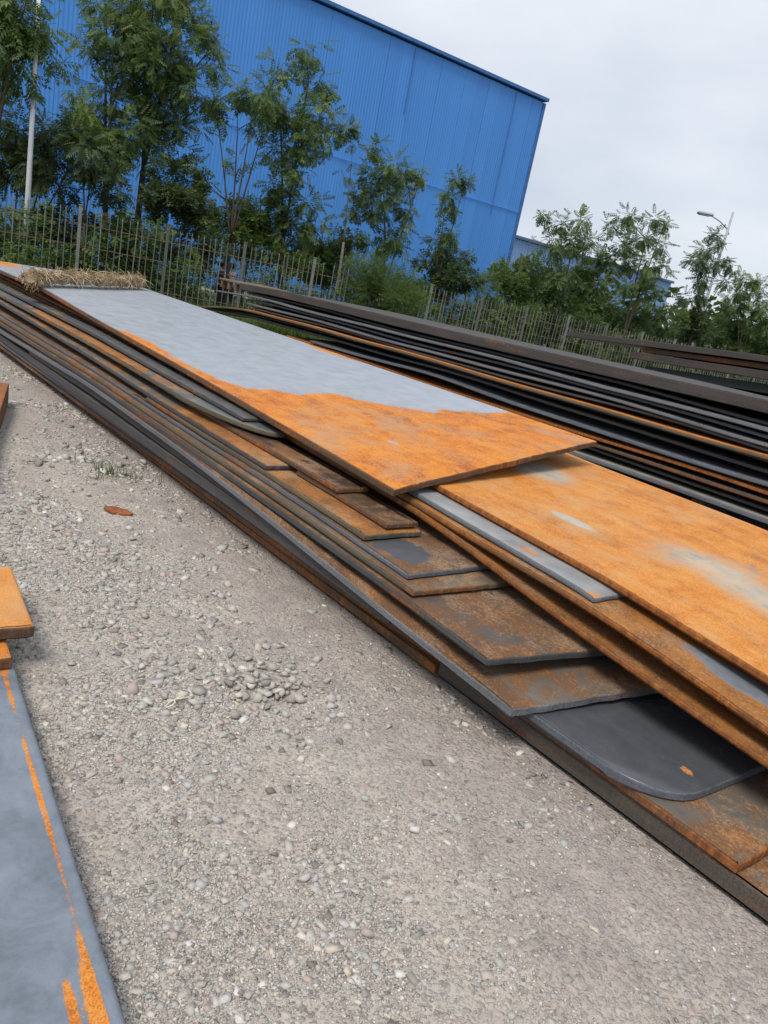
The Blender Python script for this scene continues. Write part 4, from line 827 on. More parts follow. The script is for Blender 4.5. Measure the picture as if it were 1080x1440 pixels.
T = {
 'T1':((-11.17,19.5),[(-10.52, 19.5, 5.61, 0.69), (-10.08, 19.77, 5.55, 0.51), (-10.38, 19.0, 4.77, 0.63), (-10.13, 19.79, 4.95, 0.45), (-10.35, 19.45, 4.38, 0.36), (-11.15, 19.18, 5.26, 0.9), (-11.63, 20.06, 4.52, 0.72), (-9.99, 19.05, 5.99, 0.63)]),
 'T2':((-11.05,20.8),[(-10.99, 20.8, 3.28, 0.77), (-10.26, 21.2, 3.23, 0.73), (-9.01, 20.26, 3.22, 0.67), (-11.29, 21.28, 2.44, 0.77), (-10.06, 20.7, 2.42, 0.73), (-9.0, 20.55, 2.69, 0.58), (-8.83, 21.17, 3.06, 0.48), (-8.31, 20.46, 2.47, 0.48), (-11.91, 21.01, 2.72, 0.77)]),
 'T2b':((-8.94,20.4),[(-9.67, 20.4, 3.5, 0.38), (-9.4, 20.58, 3.61, 0.34), (-9.14, 20.19, 4.07, 0.26), (-8.83, 20.59, 3.64, 0.3)]),
 'T3':((-9.42,23),[(-10.43, 23.0, 5.99, 0.32), (-9.93, 23.23, 5.88, 0.43), (-9.43, 22.41, 6.18, 0.74), (-9.31, 23.47, 5.7, 0.74), (-10.4, 22.95, 4.58, 0.38), (-9.42, 22.73, 4.71, 0.64), (-10.05, 23.36, 4.28, 0.47), (-8.87, 22.47, 4.05, 0.74), (-9.4, 23.15, 3.71, 0.53), (-9.99, 23.18, 6.81, 0.6)]),
 'T3b':((-8.78,23.6),[(-9.2, 23.6, 7.08, 1.14), (-8.17, 24.01, 7.38, 0.87), (-8.1, 23.0, 6.15, 0.98), (-7.42, 23.99, 6.26, 0.61), (-8.76, 23.5, 5.18, 0.87), (-7.52, 23.28, 5.53, 0.76), (-8.53, 24.18, 4.62, 0.83), (-8.67, 23.13, 3.57, 0.65), (-7.86, 23.75, 4.57, 0.55), (-7.87, 23.73, 3.81, 0.44), (-8.77, 23.06, 7.66, 1.09), (-7.27, 23.93, 6.81, 0.44), (-7.14, 23.44, 5.28, 0.39)]),
 'T4':((-5.86,23.2),[(-6.89, 23.2, 5.45, 0.39), (-6.29, 23.46, 5.71, 0.47), (-5.64, 22.86, 5.61, 0.43), (-6.65, 23.32, 4.89, 0.19), (-5.71, 23.16, 4.94, 0.3), (-6.29, 23.12, 3.82, 0.19), (-5.91, 23.37, 3.87, 0.21), (-7.1, 23.05, 3.47, 0.21), (-6.81, 23.26, 3.12, 0.21), (-5.31, 23.3, 5.4, 0.32)]),
 'T5':((-4.49,24.5),[(-5.53, 24.5, 6.64, 0.36), (-4.63, 24.7, 7.31, 0.36), (-5.43, 24.05, 5.91, 0.57), (-4.63, 24.85, 6.51, 0.54), (-5.11, 24.4, 5.38, 0.73), (-4.06, 24.21, 5.54, 0.68), (-3.48, 24.85, 5.38, 0.45), (-4.41, 24.02, 4.68, 0.68), (-5.32, 24.62, 4.42, 0.45), (-5.2, 24.67, 3.55, 0.57), (-4.31, 24.14, 3.95, 0.5), (-4.93, 24.93, 2.92, 0.57), (-4.11, 24.34, 3.22, 0.41), (-4.43, 24.4, 2.46, 0.57), (-3.66, 24.68, 4.73, 0.27), (-3.81, 24.25, 2.77, 0.32)]),
 'T6':((-2.81,25),[(-2.99, 25.0, 3.19, 0.19), (-3.32, 25.1, 4.36, 0.19), (-2.98, 24.87, 3.79, 0.16), (-3.11, 25.12, 5.2, 0.19)]),
 'T7':((-1.40,26),[(-2.34, 26.0, 5.25, 0.34), (-2.46, 26.26, 4.57, 0.48), (-1.68, 25.62, 4.84, 0.48), (-0.92, 26.21, 4.9, 0.34), (-2.79, 25.95, 4.05, 0.38), (-1.88, 25.75, 4.1, 0.58), (-1.27, 26.33, 4.38, 0.43), (-2.79, 25.8, 3.51, 0.29), (-2.01, 26.15, 3.47, 0.53), (-1.25, 26.12, 3.72, 0.38), (-1.54, 25.65, 2.99, 0.48), (-1.97, 26.33, 2.62, 0.43), (-1.25, 25.86, 2.62, 0.34)]),
 'T8':((0.11,27),[(0.12, 27.0, 4.94, 0.35), (0.46, 27.11, 5.02, 0.2), (-0.03, 26.76, 4.56, 0.3), (-0.03, 27.16, 4.05, 0.25), (0.17, 26.97, 4.18, 0.25), (0.15, 26.87, 3.5, 0.3), (0.06, 27.27, 3.06, 0.35), (0.5, 26.86, 3.23, 0.2)]),
 'T9':((-7.23,22.6),[(-7.86, 22.6, 2.53, 0.52), (-7.39, 22.92, 2.84, 0.59), (-6.74, 22.23, 2.52, 0.46), (-7.43, 22.97, 2.17, 0.59), (-6.58, 22.56, 2.11, 0.31)]),
 'T10':((-5.57,24.3),[(-6.06, 24.3, 2.55, 0.45), (-5.57, 24.57, 2.56, 0.49), (-5.58, 23.94, 2.1, 0.45), (-5.21, 24.56, 2.32, 0.4), (-6.29, 24.25, 1.99, 0.34)]),
 'T11':((-1.12,23.2),[(-1.94, 23.2, 1.37, 0.54), (-1.33, 23.52, 1.38, 0.6), (-0.76, 22.77, 1.3, 0.54), (-1.55, 23.54, 0.83, 0.54), (-0.87, 23.13, 0.77, 0.47), (-0.38, 23.07, 0.97, 0.3), (-1.51, 23.45, 1.79, 0.32)]),
 'T12':((0.70,27.6),[(-0.0, 27.6, 2.24, 0.46), (0.69, 27.88, 2.5, 0.51), (0.44, 27.15, 1.86, 0.56), (1.15, 27.89, 2.12, 0.46), (-0.12, 27.55, 1.63, 0.38)]),
 'T13':((-3.28,25.6),[(-3.56, 25.6, 2.17, 0.52), (-3.0, 25.86, 2.07, 0.47), (-3.77, 25.22, 1.68, 0.47), (-3.16, 25.98, 1.6, 0.59), (-4.31, 25.54, 1.91, 0.43), (-2.68, 25.48, 2.44, 0.28)]),
 'T14':((1.79,28.5),[(1.85, 28.5, 2.01, 0.42), (1.54, 28.7, 1.71, 0.37), (2.14, 28.25, 1.78, 0.32)]),
 'T15':((3.42,32),[(2.83, 32.0, 2.49, 0.53), (3.49, 32.32, 2.89, 0.59), (3.19, 31.58, 2.01, 0.53), (3.94, 32.41, 2.29, 0.65), (2.62, 31.95, 2.17, 0.36)]),
 'T16':((5.70,33),[(4.66, 33.0, 4.92, 0.43), (4.06, 33.16, 5.09, 0.31), (5.26, 32.66, 5.15, 0.43), (4.49, 33.35, 4.09, 0.55), (5.12, 32.91, 4.19, 0.67), (5.93, 32.76, 4.34, 0.55), (4.43, 33.47, 3.24, 0.61), (5.16, 32.47, 3.22, 0.76), (6.08, 33.17, 3.55, 0.61), (6.73, 33.14, 3.82, 0.46), (4.97, 32.56, 2.35, 0.61), (6.07, 33.47, 2.7, 0.61), (6.61, 32.82, 2.95, 0.46), (4.39, 32.92, 2.52, 0.46)]),
 'T16b':((3.65,32.6),[(3.53, 32.6, 4.01, 0.18), (3.82, 32.7, 3.74, 0.18), (3.52, 32.46, 3.4, 0.18)]),
 'T17':((8.22,33),[(7.19, 33.0, 5.68, 0.49), (8.1, 33.23, 5.73, 0.43), (6.56, 32.71, 5.13, 0.37), (8.68, 33.19, 5.7, 0.31), (7.8, 32.91, 4.98, 0.61), (7.16, 32.76, 4.57, 0.55), (8.79, 33.28, 4.91, 0.37), (8.56, 32.7, 4.16, 0.43), (7.85, 33.15, 4.03, 0.55), (6.97, 33.14, 4.0, 0.46), (9.02, 32.73, 4.11, 0.37), (8.52, 33.37, 3.46, 0.49), (7.72, 32.83, 3.17, 0.43), (9.08, 32.95, 3.15, 0.31), (8.94, 33.16, 2.84, 0.24)]),
 'T18':((11.10,34),[(11.15, 34.0, 5.68, 0.38), (10.93, 34.24, 5.23, 0.44), (10.45, 33.65, 4.69, 0.44), (11.29, 34.24, 4.58, 0.38), (10.89, 33.94, 4.07, 0.44), (11.5, 33.86, 4.9, 0.31), (10.83, 34.29, 3.19, 0.38), (11.01, 33.78, 3.52, 0.31), (11.08, 34.09, 2.65, 0.31), (12.09, 34.1, 4.74, 0.31), (11.87, 33.79, 4.12, 0.28)]),
 'T19':((13.61,33.5),[(12.56, 33.5, 4.39, 0.37), (13.3, 33.73, 4.25, 0.43), (12.19, 33.15, 3.76, 0.43), (13.29, 33.85, 3.53, 0.56), (12.33, 33.44, 3.21, 0.43), (13.7, 33.26, 3.34, 0.56), (13.1, 33.88, 2.77, 0.5), (13.73, 33.1, 2.63, 0.56)]),
 'H1':((6.89,33),[(6.38, 33.0, 1.76, 0.49), (7.14, 33.25, 1.91, 0.46), (5.82, 32.66, 1.95, 0.43), (6.88, 33.23, 2.29, 0.37)]),
 'H2':((9.29,34),[(9.02, 34.0, 1.81, 0.57), (9.99, 34.34, 1.98, 0.63), (9.25, 33.7, 2.31, 0.38), (8.46, 34.24, 1.83, 0.38)]),
 'H3':((11.57,34.5),[(11.0, 34.5, 1.87, 0.57), (11.95, 34.84, 2.19, 0.64), (11.19, 34.14, 2.38, 0.45)]),
 'H4':((14.07,35),[(12.99, 35.0, 2.08, 0.65), (14.06, 35.35, 2.12, 0.65), (14.51, 34.54, 2.11, 0.58), (15.73, 35.41, 1.98, 0.65)]),
 'U1':((-10.70,20.4),[(-10.93, 20.4, 0.94, 0.47), (-10.41, 20.65, 0.96, 0.47), (-10.38, 20.1, 0.5, 0.38)]),
 'U2':((-9.58,21),[(-9.83, 21.0, 1.1, 0.49), (-9.26, 21.23, 1.04, 0.43), (-9.38, 20.72, 0.63, 0.35)]),
 'U3':((-8.18,21.6),[(-8.54, 21.6, 1.11, 0.44), (-8.04, 21.84, 1.12, 0.44), (-7.48, 21.28, 1.47, 0.4), (-8.28, 21.8, 0.7, 0.32)]),
 'U4':((-6.72,22.6),[(-7.31, 22.6, 1.3, 0.42), (-6.77, 22.83, 1.32, 0.42), (-6.03, 22.3, 1.53, 0.38)]),
 'U5':((-4.67,24),[(-5.21, 24.0, 1.67, 0.4), (-4.59, 24.24, 1.59, 0.44), (-3.93, 23.72, 1.39, 0.36), (-5.69, 24.2, 1.69, 0.31)]),
 'U6':((2.61,29),[(2.35, 29.0, 1.1, 0.38), (3.16, 29.23, 1.13, 0.43), (3.73, 28.7, 1.26, 0.38)]),
 'U7':((4.77,30),[(4.45, 30.0, 1.22, 0.39), (5.17, 30.24, 1.22, 0.44)]),
 'U8':((0.02,27),[(-0.28, 27.0, 1.24, 0.35), (0.28, 27.19, 1.12, 0.35)]),
 'W1':((-8.55,16.6),[(-8.56, 16.6, 0.52, 0.25), (-8.23, 16.7, 0.47, 0.18), (-8.78, 16.45, 0.33, 0.18), (-8.49, 16.68, 0.71, 0.12)]),
 'W2':((-9.01,19.6),[(-9.02, 19.6, 0.26, 0.18), (-9.32, 19.68, 0.13, 0.15)]),
}
def back(k, f):
    b, c = T[k]; T[k] = ((b[0] * f, b[1] * f), [(x * f, y * f, 1.6 + (z - 1.6) * f, r * f) for x, y, z, r in c])
for k in ('T19', 'H4'): back(k, 1.11)
for k in ('T18', 'H3'): back(k, 1.06)
T['U7'] = ((T['U7'][0][0] + .9, T['U7'][0][1] + .6), [(x + .9, y + .6, z, r) for x, y, z, r in T['U7'][1]])
GT, GS = 'trees between the fence and the blue building', 'shrubs along the fence'
def tr(k, label, **kw): return tree(kw.pop('name', 'compound_leaf_tree'), label, kw.pop('cat', 'tree'), *T[k], group=kw.pop('group', GT), **kw)
def sh(k, label, **kw):
    T[k] = (T[k][0], [(x, y, z, r * 1.35) for x, y, z, r in T[k][1]])
    a = dict(leaf='mid', tmpl=SPR, size=.2, dens=520, droop=.1, stems=3, fork=0, trad=.035, group=GS, twigs=False); a.update(kw)
    return tree(a.pop('name', 'shrub'), label, 'shrub', *T[k], **a)
tr('T1', 'tree with large feathery leaves reaching into the top left corner', size=.42, dens=120, light=.08, stems=2)
tr('T2', 'dark bushy tree with many thin trunks behind the fence at the far left', leaf='dark', stems=5, fork=0, trad=.06, dens=190, size=.36, light=.05)
tr('T2b', 'fresh yellow green tree top beside the dark bushy tree at the left', leaf='young', stems=2, fork=.4, trad=.04, dens=230, size=.34)
tr('T3', 'tall forked tree with a thick trunk, just left of the tallest tree', stems=2, fork=.32, trad=.11, dens=150)
tr('T3b', 'tallest tree with a dense crown running out of the picture at the top', stems=3, fork=.45, trad=.10, dens=150)
tr('T4', 'slender tree with three bare stems fanning out against the blue wall', stems=4, fork=.34, trad=.055, dens=150, size=.36, twigs=False)
tr('T5', 'tall tree with two pointed tops in front of the blue wall', stems=2, fork=.28, trad=.08, dens=175)
tr('T6', 'thin pale sapling with hardly any leaves', stems=2, fork=.5, trad=.045, dens=110, size=.28, bark=M_BARKL, twigs=True)
tr('T7', 'small spreading tree in the middle of the blue wall', stems=2, fork=.28, trad=.06, dens=190, size=.34)
tr('T8', 'narrow wispy tree left of the edge of the blue building', stems=2, fork=.3, trad=.04, dens=240, size=.32)
tr('T16', 'broad full tree right of the blue building, its crown against the sky', stems=3, fork=.2, trad=.08, dens=165, size=.36, light=.06)
tr('T16b', 'group of bare twigs just right of the blue building', name='bare_tree', stems=3, fork=.1, trad=.05, dens=60, size=.2)
tr('T17', 'airy tree with a forked trunk showing under its crown, tallest right of the blue building', stems=2, fork=.22, trad=.08, dens=150, size=.36, light=.06)
tr('T18', 'slim leaning tree under the street lamp', stems=2, fork=.3, trad=.06, dens=190, size=.36, leaf='dark', light=.15)
tr('T19', 'round tree cut off by the right edge of the picture', stems=3, fork=.2, trad=.06, dens=190, size=.36, light=.05)
sh('T9', 'round dark clipped shrub standing below the tallest tree', leaf='dark', dens=700, light=.08)
sh('T10', 'round fresh green shrub between the bare stemmed tree and the tree with two tops', leaf='light', dens=620)
sh('T11', 'large pale green willowy shrub growing through the front of the fence', leaf='light', tmpl=WIL, size=.34, dens=430, droop=-.5, stems=6)
sh('T12', 'dense dark shrub under the narrow wispy tree', leaf='dark', dens=560, light=.12)
sh('T13', 'yellow green bushy shrub left of the small spreading tree', leaf='light', dens=460, size=.22)
sh('T14', 'small pale willowy shrub at the foot of the blue building edge', leaf='light', tmpl=WIL, size=.3, dens=300, droop=-.4)
sh('T15', 'dark round shrub below the right edge of the blue building', dens=480, light=-.02)
for k, lab, lf in (('H1', 'shrub under the broad full tree right of the blue building', 'light'), ('H2', 'shrub between the airy forked tree and the slim leaning tree', 'mid'), ('H3', 'dark shrub at the foot of the slim leaning tree', 'dark'), ('H4', 'wide shrub at the right edge above the third pile', 'mid'),
   ('U1', 'low dark shrub behind the fence at the far left', 'dark'), ('U2', 'low dark shrub behind the fence under the yellow green tree top', 'dark'), ('U3', 'low shrub behind the fence at the foot of the tallest tree', 'light'), ('U4', 'low shrub behind the fence below the round dark clipped shrub', 'dark'), ('U5', 'low shrub behind the fence at the foot of the tree with two tops', 'light'), ('U6', 'low pale shrub behind the fence right of the blue building edge', 'light'), ('U7', 'low shrub behind the fence under the broad full tree', 'dark'), ('U8', 'low shrub behind the fence below the narrow wispy tree', 'mid')):
    sh(k, lab, leaf=lf, dens=480)
sh('W1', 'bright leafy weed growing in front of the fence at the far left', name='leafy_weed', leaf='light', dens=520, size=.17, stems=4, trad=.015)
sh('W2', 'small weed in front of the fence behind the straw roll', name='leafy_weed', leaf='light', dens=520, size=.14, stems=3, trad=.01)
# undergrowth: one mass of leaves low behind the fence
n = 30000; l = rng.uniform(-8, 44, n); z_ = rng.uniform(0, 1, n)
of = np.where(z_ < .42, rng.uniform(.5, 2.1, n), np.where(z_ < .55, rng.uniform(3.2, 4.3, n), rng.uniform(10.3, 12.6, n)))
env = .45 + 1.1 * np.abs(np.sin(l * .9 + 1.3 * np.sin(l * .37))) + .5 * np.abs(np.sin(l * 2.9 + of))
h = rng.uniform(0, 1, n) ** .8 * env * np.where(of < 3, 1.0, np.where(of < 5, .3, 1.6))
for l0, dl in ((3.9, .40), (6.4, .47), (15.9, .92)):                # gaps through which the people and scooters show
    h = np.where((np.abs(l - l0 - dl * of) < .85) & (of < 9), np.minimum(h, .18), h)
x, y = F0[0] + FD[0] * l + FN[0] * of, F0[1] + FD[1] * l + FN[1] * of
V, F, tn = leaves(np.stack([x, y, gz(x, y) + h], -1), rng.normal(0, 1, (len(x), 3)) * (1, 1, .4), rng.uniform(.2, .38, len(x)), SPR, np.clip(.4 + .25 * rng.normal(0, 1, len(x)), 0, 1))
tag(link('undergrowth', np_mesh('undergrowth', V, F, 4, False, tn), LM['light']), 'low leafy undergrowth behind the fence', kind='stuff')
# far belt of trees that closes the horizon
V, F, tn = [], [], []
pts = []
for k in range(150):
    a = rng.uniform(-.75, 1.0); d_ = rng.uniform(62, 95) if a > .12 else rng.uniform(45, 52)
    if a < .12: a = rng.uniform(.13, 1.1)
    r = rng.uniform(1.6, 3.2); pts.append((a * d_, d_, -1 + r * rng.uniform(.3, 1.2), r))
p, d, s, t = crown_points(pts, 11, .1, 1.35, .4, .0)
V, F, tn = leaves(p, d, s, SPR, t)
tag(link('distant_trees', np_mesh('distant_trees', V, F, 4, False, tn), LM['dark']), 'belt of dark trees in the distance', kind='stuff')
# grass of the verge
def grass(n, x, y, hmin, hmax, label, mat, wd=.006):
    h = rng.uniform(hmin, hmax, n); a = rng.uniform(0, 6.28, n); b = rng.uniform(0, 6.28, n); ln = rng.uniform(.1, .6, n) * h
    z = gz(x, y) - .01; wx, wy = np.cos(a) * wd * (1 + .4 * h), np.sin(a) * wd * (1 + .4 * h)
    P0 = np.stack([x - wx, y - wy, z], -1); P1 = np.stack([x + wx, y + wy, z], -1)
    mx_, my_ = x + np.cos(b) * ln * .35, y + np.sin(b) * ln * .35
    P2 = np.stack([mx_ + wx * .7, my_ + wy * .7, z + h * .6], -1); P3 = np.stack([mx_ - wx * .7, my_ - wy * .7, z + h * .6], -1)
    tx, ty = x + np.cos(b) * ln, y + np.sin(b) * ln
    P4 = np.stack([tx + wx * .1, ty + wy * .1, z + h], -1); P5 = np.stack([tx - wx * .1, ty - wy * .1, z + h], -1)
    V = np.stack([P0, P1, P2, P3, P4, P5], 1).reshape(-1, 3); i = np.arange(n)[:, None] * 6
    F = np.concatenate([i + (0, 1, 2, 3), i + (3, 2, 4, 5)], 0)
    tn = np.repeat(np.clip(.45 + .3 * rng.normal(0, 1, n), 0, 1), 6)
    return tag(link('grass', np_mesh('grass', V, F, 4, False, tn), mat), label, kind='stuff')
n = 42000; l = rng.uniform(-8, 16, n); of = rng.uniform(-6.5, 2.2, n); x, y = F0[0] + FD[0] * l + FN[0] * of, F0[1] + FD[1] * l + FN[1] * of
k = rng.uniform(0, 1, n) < np.clip(.75 + .5 * fbm(x * .6, y * .6), .12, 1); x, y = x[k], y[k]
grass(len(x), x, y, .08, .34, 'tufts of green and yellowing grass between the piles and the fence', LM['light'], .008)
# ---------------------------------------------------------------- small things in the yard
t = NT('scale_flake_rust', .9, .2); t.base(t.ramp(t.noise(40, 5, .7), [(.3, (.13, .045, .02)), (.55, (.28, .10, .04)), (.8, (.36, .17, .08))])); t.bump(t.noise(120, 4, .7), .6, .004); M_FLAKE = t.m
bm = bmesh.new(); ring = []
for k in range(17):
    a = 2 * math.pi * k / 17; r = 1 + .16 * math.sin(3 * a + 1) + .1 * math.sin(7 * a)
    ring.append(bm.verts.new((.088 * r * math.cos(a), .05 * r * math.sin(a), .012 + .004 * math.sin(2 * a))))
c = bm.verts.new((0, 0, .018)); low = [bm.verts.new((v.co.x * .97, v.co.y * .97, v.co.z - .011)) for v in ring]
for k in range(17):
    j = (k + 1) % 17; bm.faces.new((ring[k], ring[j], c)); bm.faces.new((ring[j], ring[k], low[k], low[j]))
bm.faces.new(low[::-1]); me = bpy.data.meshes.new('rust_flake'); bm.to_mesh(me); bm.free()
o = link('rust_flake', me, M_FLAKE, loc=(-1.55, 4.27, gzf(-1.55, 4.27)), rz=-.25); tag(o, 'flat flake of brown rust lying on the gravel', 'rust flake')
# small weed on the gravel beside the long pile
wd = empty('grass_tuft', (-1.83, 4.9, gzf(-1.83, 4.9))); tag(wd, 'small sparse grass tuft on the gravel beside the long pile', 'grass tuft')
n = 90; V, F, tn = [], [], []
for k in range(n):
    a = random.uniform(0, 6.28); r = abs(random.gauss(0, .09)); h = random.uniform(.03, .11) if k > 6 else random.uniform(.16, .24); ln = random.uniform(.3, 1) * h
    x0, y0 = r * math.cos(a) * 1.3, r * math.sin(a); b = random.uniform(0, 6.28); w = .0022; i0 = len(V)
    for f, wf in ((0, 1), (.5, .8), (1, .15)):
        cx, cy, cz = x0 + math.cos(b) * ln * f * f, y0 + math.sin(b) * ln * f * f, h * (f - .25 * f * f) * 1.3
        V += [(cx - w * wf * math.sin(b), cy + w * wf * math.cos(b), cz), (cx + w * wf * math.sin(b), cy - w * wf * math.cos(b), cz)]
    F += [(i0, i0 + 1, i0 + 3, i0 + 2), (i0 + 2, i0 + 3, i0 + 5, i0 + 4)]; tn += [random.random()] * 6
b_ = link('blades', np_mesh('blades', V, F, 4, False, tn), LM['mid'], wd); b_['kind'] = 'stuff'
# twine loop among the stones
M_TWINE = simple('bleached_twine', (.62, .58, .50), .9, .15, 30)
pts = [(.02 * math.sin(k * .9) + .05 * k / 18, -.04 + .1 * k / 18 + .03 * math.cos(k * .7), .02 + .008 * math.sin(k)) for k in range(19)]
m = MB(); m.tube(pts, .0028, 5); o = m.build('twine', M_TWINE, loc=(-.62, 2.42, gzf(-.62, 2.42))); tag(o, 'loop of pale bleached twine beside the stone heap', 'twine')
# timber rack between the plates at the far end of the second pile
rack = empty('timber_rack', sq(-13.45, 7.15, .72), YAW); tag(rack, 'small slatted timber rack holding up the far end of the second pile', 'rack')
for (x_, y_) in ((-.42, 0), (-.14, 0), (.14, 0), (-.42, .9), (.14, .9)):
    m = MB(); m.box(x_ - .035, x_ + .035, y_ - .035, y_ + .035, .10, .235, .004); m.build('upright', M_WOOD, rack)
for (a, b_) in ((.235, .265),):
    m = MB(); m.box(-.5, .45, -.05, 1.0, a, b_, .004); m.build('board', M_WOOD, rack)
# rusty bar lying on the verge
o = MB(); o.tube([(-1.5, 0, .05), (1.5, 0, .05)], .045, 4); bar = o.build('rusty_bar', EDGE['rust'], loc=(-6.55, 23.3 - 1.2, gzf(-6.55, 22.1) + .1)); bar.rotation_euler.z = math.radians(24)
tag(bar, 'rusty orange bar lying in the grass beside the fence', 'steel bar')

# ---------------------------------------------------------------- scooters parked behind the fence
M_SCW = simple('white_scooter_paint', (.75, .76, .77), .35, .05, 5, spec=.5); M_TYRE = simple('tyre_rubber', (.02, .02, .02), .85, .2, 20); M_CHR = simple('bright_metal', (.5, .51, .52), .3, .1, 9, metal=.7); M_RED = simple('red_lens', (.45, .02, .015), .3, .1, 5)
def torus(R, r, nR=18, nr=8):
    V, F = [], []
    for i in range(nR):
        for j in range(nr):
            a, b = 2 * math.pi * i / nR, 2 * math.pi * j / nr; V.append(((R + r * math.cos(b)) * math.cos(a), r * math.sin(b), (R + r * math.cos(b)) * math.sin(a)))
    for i in range(nR):
        for j in range(nr): F.append((i * nr + j, ((i + 1) % nR) * nr + j, ((i + 1) % nR) * nr + (j + 1) % nr, i * nr + (j + 1) % nr))
    return V, F
def scooter(loc, rz, label):
    sc = empty('motor_scooter', loc, rz); tag(sc, label, 'scooter', 'white scooters parked behind the fence')
    for x_ in (-.62, .62):
        V, F = torus(.17, .05); ty = link('wheel', np_mesh('wheel', V, F, 4, True), M_TYRE, sc, (x_, 0, .22))
        m = MB(); m.tube([(0, -.05, 0), (0, .05, 0)], .10, 12); m.build('hub', M_CHR, ty)
    bm = MB()                                                     # body: tail cowl, floor, leg shield as one lofted shell
    prof = [(-.80, .50, .10, .06), (-.62, .58, .20, .14), (-.35, .56, .22, .17), (-.12, .42, .20, .14), (.05, .28, .18, .05), (.28, .28, .18, .05), (.40, .45, .20, .14), (.46, .70, .19, .10), (.44, .90, .13, .07)]
    rings = []
    for (x_, z_, w_, h_) in prof: rings.append([bm.bm.verts.new((x_ - (.02 * math.cos(a)), w_ * math.sin(a), z_ + h_ * math.cos(a))) for a in [2 * math.pi * k / 10 for k in range(10)]])
    for a, b in zip(rings, rings[1:]):
        for k in range(10): bm.bm.faces.new((a[k], a[(k + 1) % 10], b[(k + 1) % 10], b[k]))
    bm.bm.faces.new(rings[0]); bm.bm.faces.new(rings[-1][::-1]); bm.build('body', M_SCW, sc, smooth=True)
    m = MB(); m.ball((-.38, 0, .76), .2, 12, (1.7, .72, .35)); m.build('seat', M_DARKP, sc, smooth=True)
    m = MB(); m.ball((.62, 0, .40), .2, 12, (1.25, .5, .5)); m.build('mudguard', M_SCW, sc, smooth=True)
    m = MB(); m.tube([(.62, 0, .22), (.50, 0, .70), (.42, 0, .98)], .028, 8); m.build('fork', M_CHR, sc)
    hb = MB(); hb.tube([(.30, -.34, 1.03), (.42, -.15, 1.0), (.42, .15, 1.0), (.30, .34, 1.03)], .018, 7); h_ = hb.build('handlebar', M_DARKP, sc)
    m = MB(); m.ball((.50, 0, .95), .09, 10, (.7, 1.2, 1)); m.build('headlight', M_GLASS, sc, smooth=True)
    for s_ in (-1, 1):
        m = MB(); m.tube([(.36, s_ * .2, 1.02), (.34, s_ * .27, 1.2)], .008, 5); m.ball((.34, s_ * .29, 1.23), .055, 8, (.4, 1.2, .8)); m.build('mirror', M_DARKP, sc)
    m = MB(); m.box(-.86, -.80, -.07, .07, .52, .58, .01); m.build('tail_light', M_RED, sc)
    m = MB(); m.tube([(-.1, .12, .24), (-.16, .2, .02)], .012, 5); m.build('stand', M_CHR, sc)
    return sc
def on_road(x, y): return (x, y, gzf(x, y) + .025)
scooter(on_road(-4.17, 30.2), .9, 'white scooter behind the fence, left of the large pale green shrub')
scooter(on_road(5.24, 36.0), .5, 'white scooter behind the fence under the broad full tree')

# ---------------------------------------------------------------- people on the road behind the fence
M_SKIN = simple('skin', (.42, .26, .18), .6, .1, 20); M_HAIR = simple('dark_hair', (.012, .010, .009), .6, .3, 60); M_PINK = simple('pale_pink_cloth', (.78, .56, .57), .9, .1, 12); M_NAVY = simple('dark_blue_cloth', (.03, .035, .07), .9, .2, 12); M_TROU = simple('grey_trousers', (.06, .06, .07), .9, .2, 12)
def skin_body(nm, joints, bones, mat, parent, sub=2):
    me = bpy.data.meshes.new(nm); me.from_pydata([j[0] for j in joints], bones, []); o = link(nm, me, mat, parent)
    o.modifiers.new('skin', 'SKIN').use_smooth_shade = True
    sv = me.skin_vertices[0].data
    for k, j in enumerate(joints): sv[k].radius = (j[1], j[2] if len(j) > 2 else j[1]); sv[k].use_root = (k == 0)
    s = o.modifiers.new('sub', 'SUBSURF'); s.levels = s.render_levels = sub
    return o
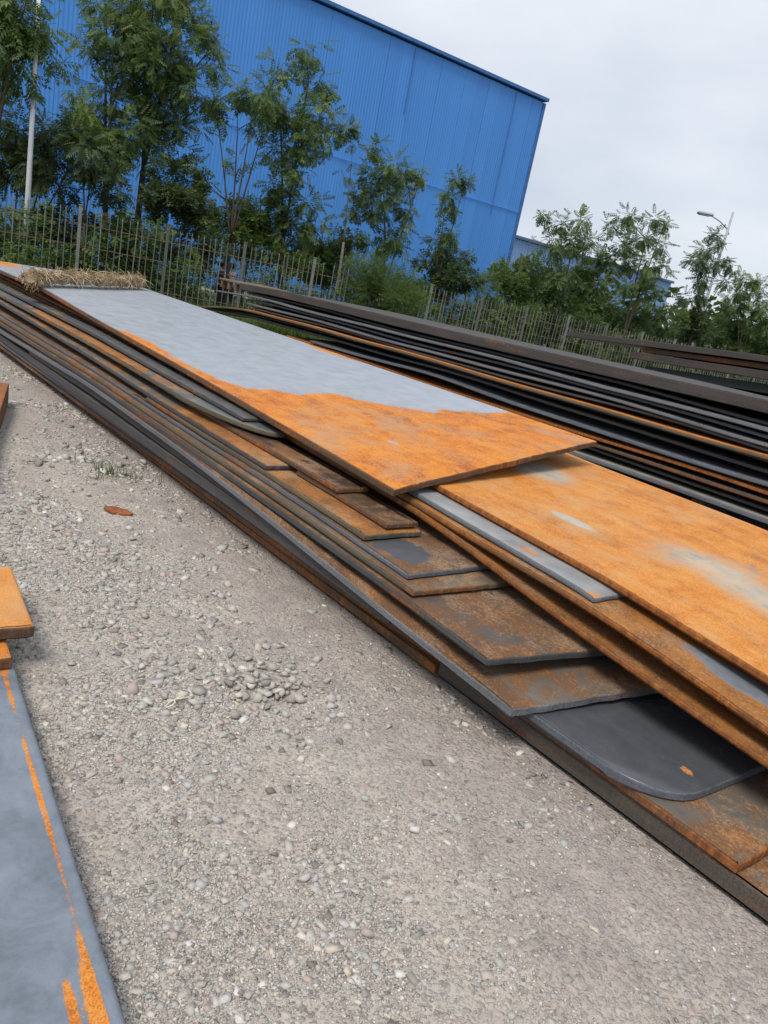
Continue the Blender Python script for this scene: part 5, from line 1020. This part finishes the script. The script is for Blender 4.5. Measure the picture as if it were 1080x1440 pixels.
def person(loc, rz, label, top, step):
    p = empty('person', loc, rz); tag(p, label, 'person', 'people on the road behind the fence')
    J = [((0, 0, .95), .13, .16), ((0, 0, 1.15), .11, .14), ((.01, 0, 1.36), .12, .18), ((.015, 0, 1.47), .06), ((.03, 0, 1.54), .052),
         ((0, .10, .90), .085), ((.02 + step, .10, .48), .058), ((-.06 + step, .10, .08), .042), ((.10 + step, .11, .035), .036),
         ((0, -.10, .90), .085), ((.03 - step, -.10, .48), .058), ((-.10 - step, -.10, .09), .042), ((.05 - step, -.11, .035), .036),
         ((.01, .20, 1.40), .058), ((-.03 - step * .6, .25, 1.13), .045), ((.06 - step * .6, .24, .90), .034), ((.09 - step * .6, .235, .81), .03),
         ((.01, -.20, 1.40), .058), ((.02 + step * .6, -.25, 1.13), .045), ((.13 + step * .6, -.23, .93), .034), ((.17 + step * .6, -.22, .85), .03)]
    Bn = [(0, 1), (1, 2), (2, 3), (3, 4), (0, 5), (5, 6), (6, 7), (7, 8), (0, 9), (9, 10), (10, 11), (11, 12), (2, 13), (13, 14), (14, 15), (15, 16), (2, 17), (17, 18), (18, 19), (19, 20)]
    skin_body('body', J, Bn, M_SKIN, p)
    for sgn, s_ in ((1, -step * .6), (-1, step * .6)):           # hands: five separate fingers
        hx, hz = (.09 + s_, .81) if sgn == 1 else (.17 + s_, .85); y0 = .235 * sgn
        for f_ in range(4):
            ln = (.075, .085, .08, .065)[f_]; fx = hx - .025 + .018 * f_
            skin_body('finger', [((fx, y0, hz + .01), .009), ((fx + .006, y0, hz - ln * .55), .008), ((fx + .018, y0 - .004 * sgn, hz - ln), .007)], [(0, 1), (1, 2)], M_SKIN, p, 1)
        skin_body('thumb', [((hx + .02, y0, hz + .02), .011), ((hx + .05, y0 - .01 * sgn, hz - .015), .009), ((hx + .055, y0 - .012 * sgn, hz - .045), .008)], [(0, 1), (1, 2)], M_SKIN, p, 1)
    m = MB(); m.ball((.045, 0, 1.635), .105, 16, (.95, .74, 1.12)); m.ball((.145, 0, 1.625), .018, 8, (1, .7, 1.3))
    for s_ in (-1, 1): m.ball((.04, s_ * .078, 1.63), .026, 8, (.6, .4, 1.1))
    hd = m.build('head', M_SKIN, p, smooth=True)
    m = MB()
    for s_ in (-1, 1): m.ball((.138, s_ * .032, 1.648), .011, 6)
    m.build('eyes', M_HAIR, hd)
    m = MB(); m.box(.138, .147, -.022, .022, 1.577, 1.585, .002); m.build('mouth', simple('lips', (.28, .11, .09), .6), hd)
    m = MB(); m.ball((.02, 0, 1.665), .112, 14, (.98, .80, 1.02)); bmesh.ops.delete(m.bm, geom=[v for v in m.bm.verts if v.co.x > .085 and v.co.z < 1.70], context='VERTS'); m.build('hair', M_HAIR, p, smooth=True)
    skin_body('shirt', [((0, 0, .93), .15, .185), ((0, 0, 1.12), .135, .165), ((.01, 0, 1.34), .145, .20), ((.015, 0, 1.455), .07, .085), ((.01, .205, 1.40), .078), ((-.02 - step * .4, .24, 1.20), .066), ((.01, -.205, 1.40), .078), ((.02 + step * .4, -.24, 1.20), .066)], [(0, 1), (1, 2), (2, 3), (2, 4), (4, 5), (2, 6), (6, 7)], top, p)
    skin_body('trousers', [((0, 0, .92), .145, .175), ((0, .10, .86), .10), ((.02 + step, .10, .48), .074), ((-.05 + step, .10, .12), .062), ((0, -.10, .86), .10), ((.03 - step, -.10, .48), .074), ((-.09 - step, -.10, .13), .062)], [(0, 1), (1, 2), (2, 3), (0, 4), (4, 5), (5, 6)], M_TROU, p)
    return p
person(on_road(-6.70, 27.0), 2.6, 'person in a pale pink top standing on the road behind the fence', M_PINK, .10)
person(on_road(-7.12, 27.3), .4, 'person in dark blue beside the person in the pale pink top', M_NAVY, .07)
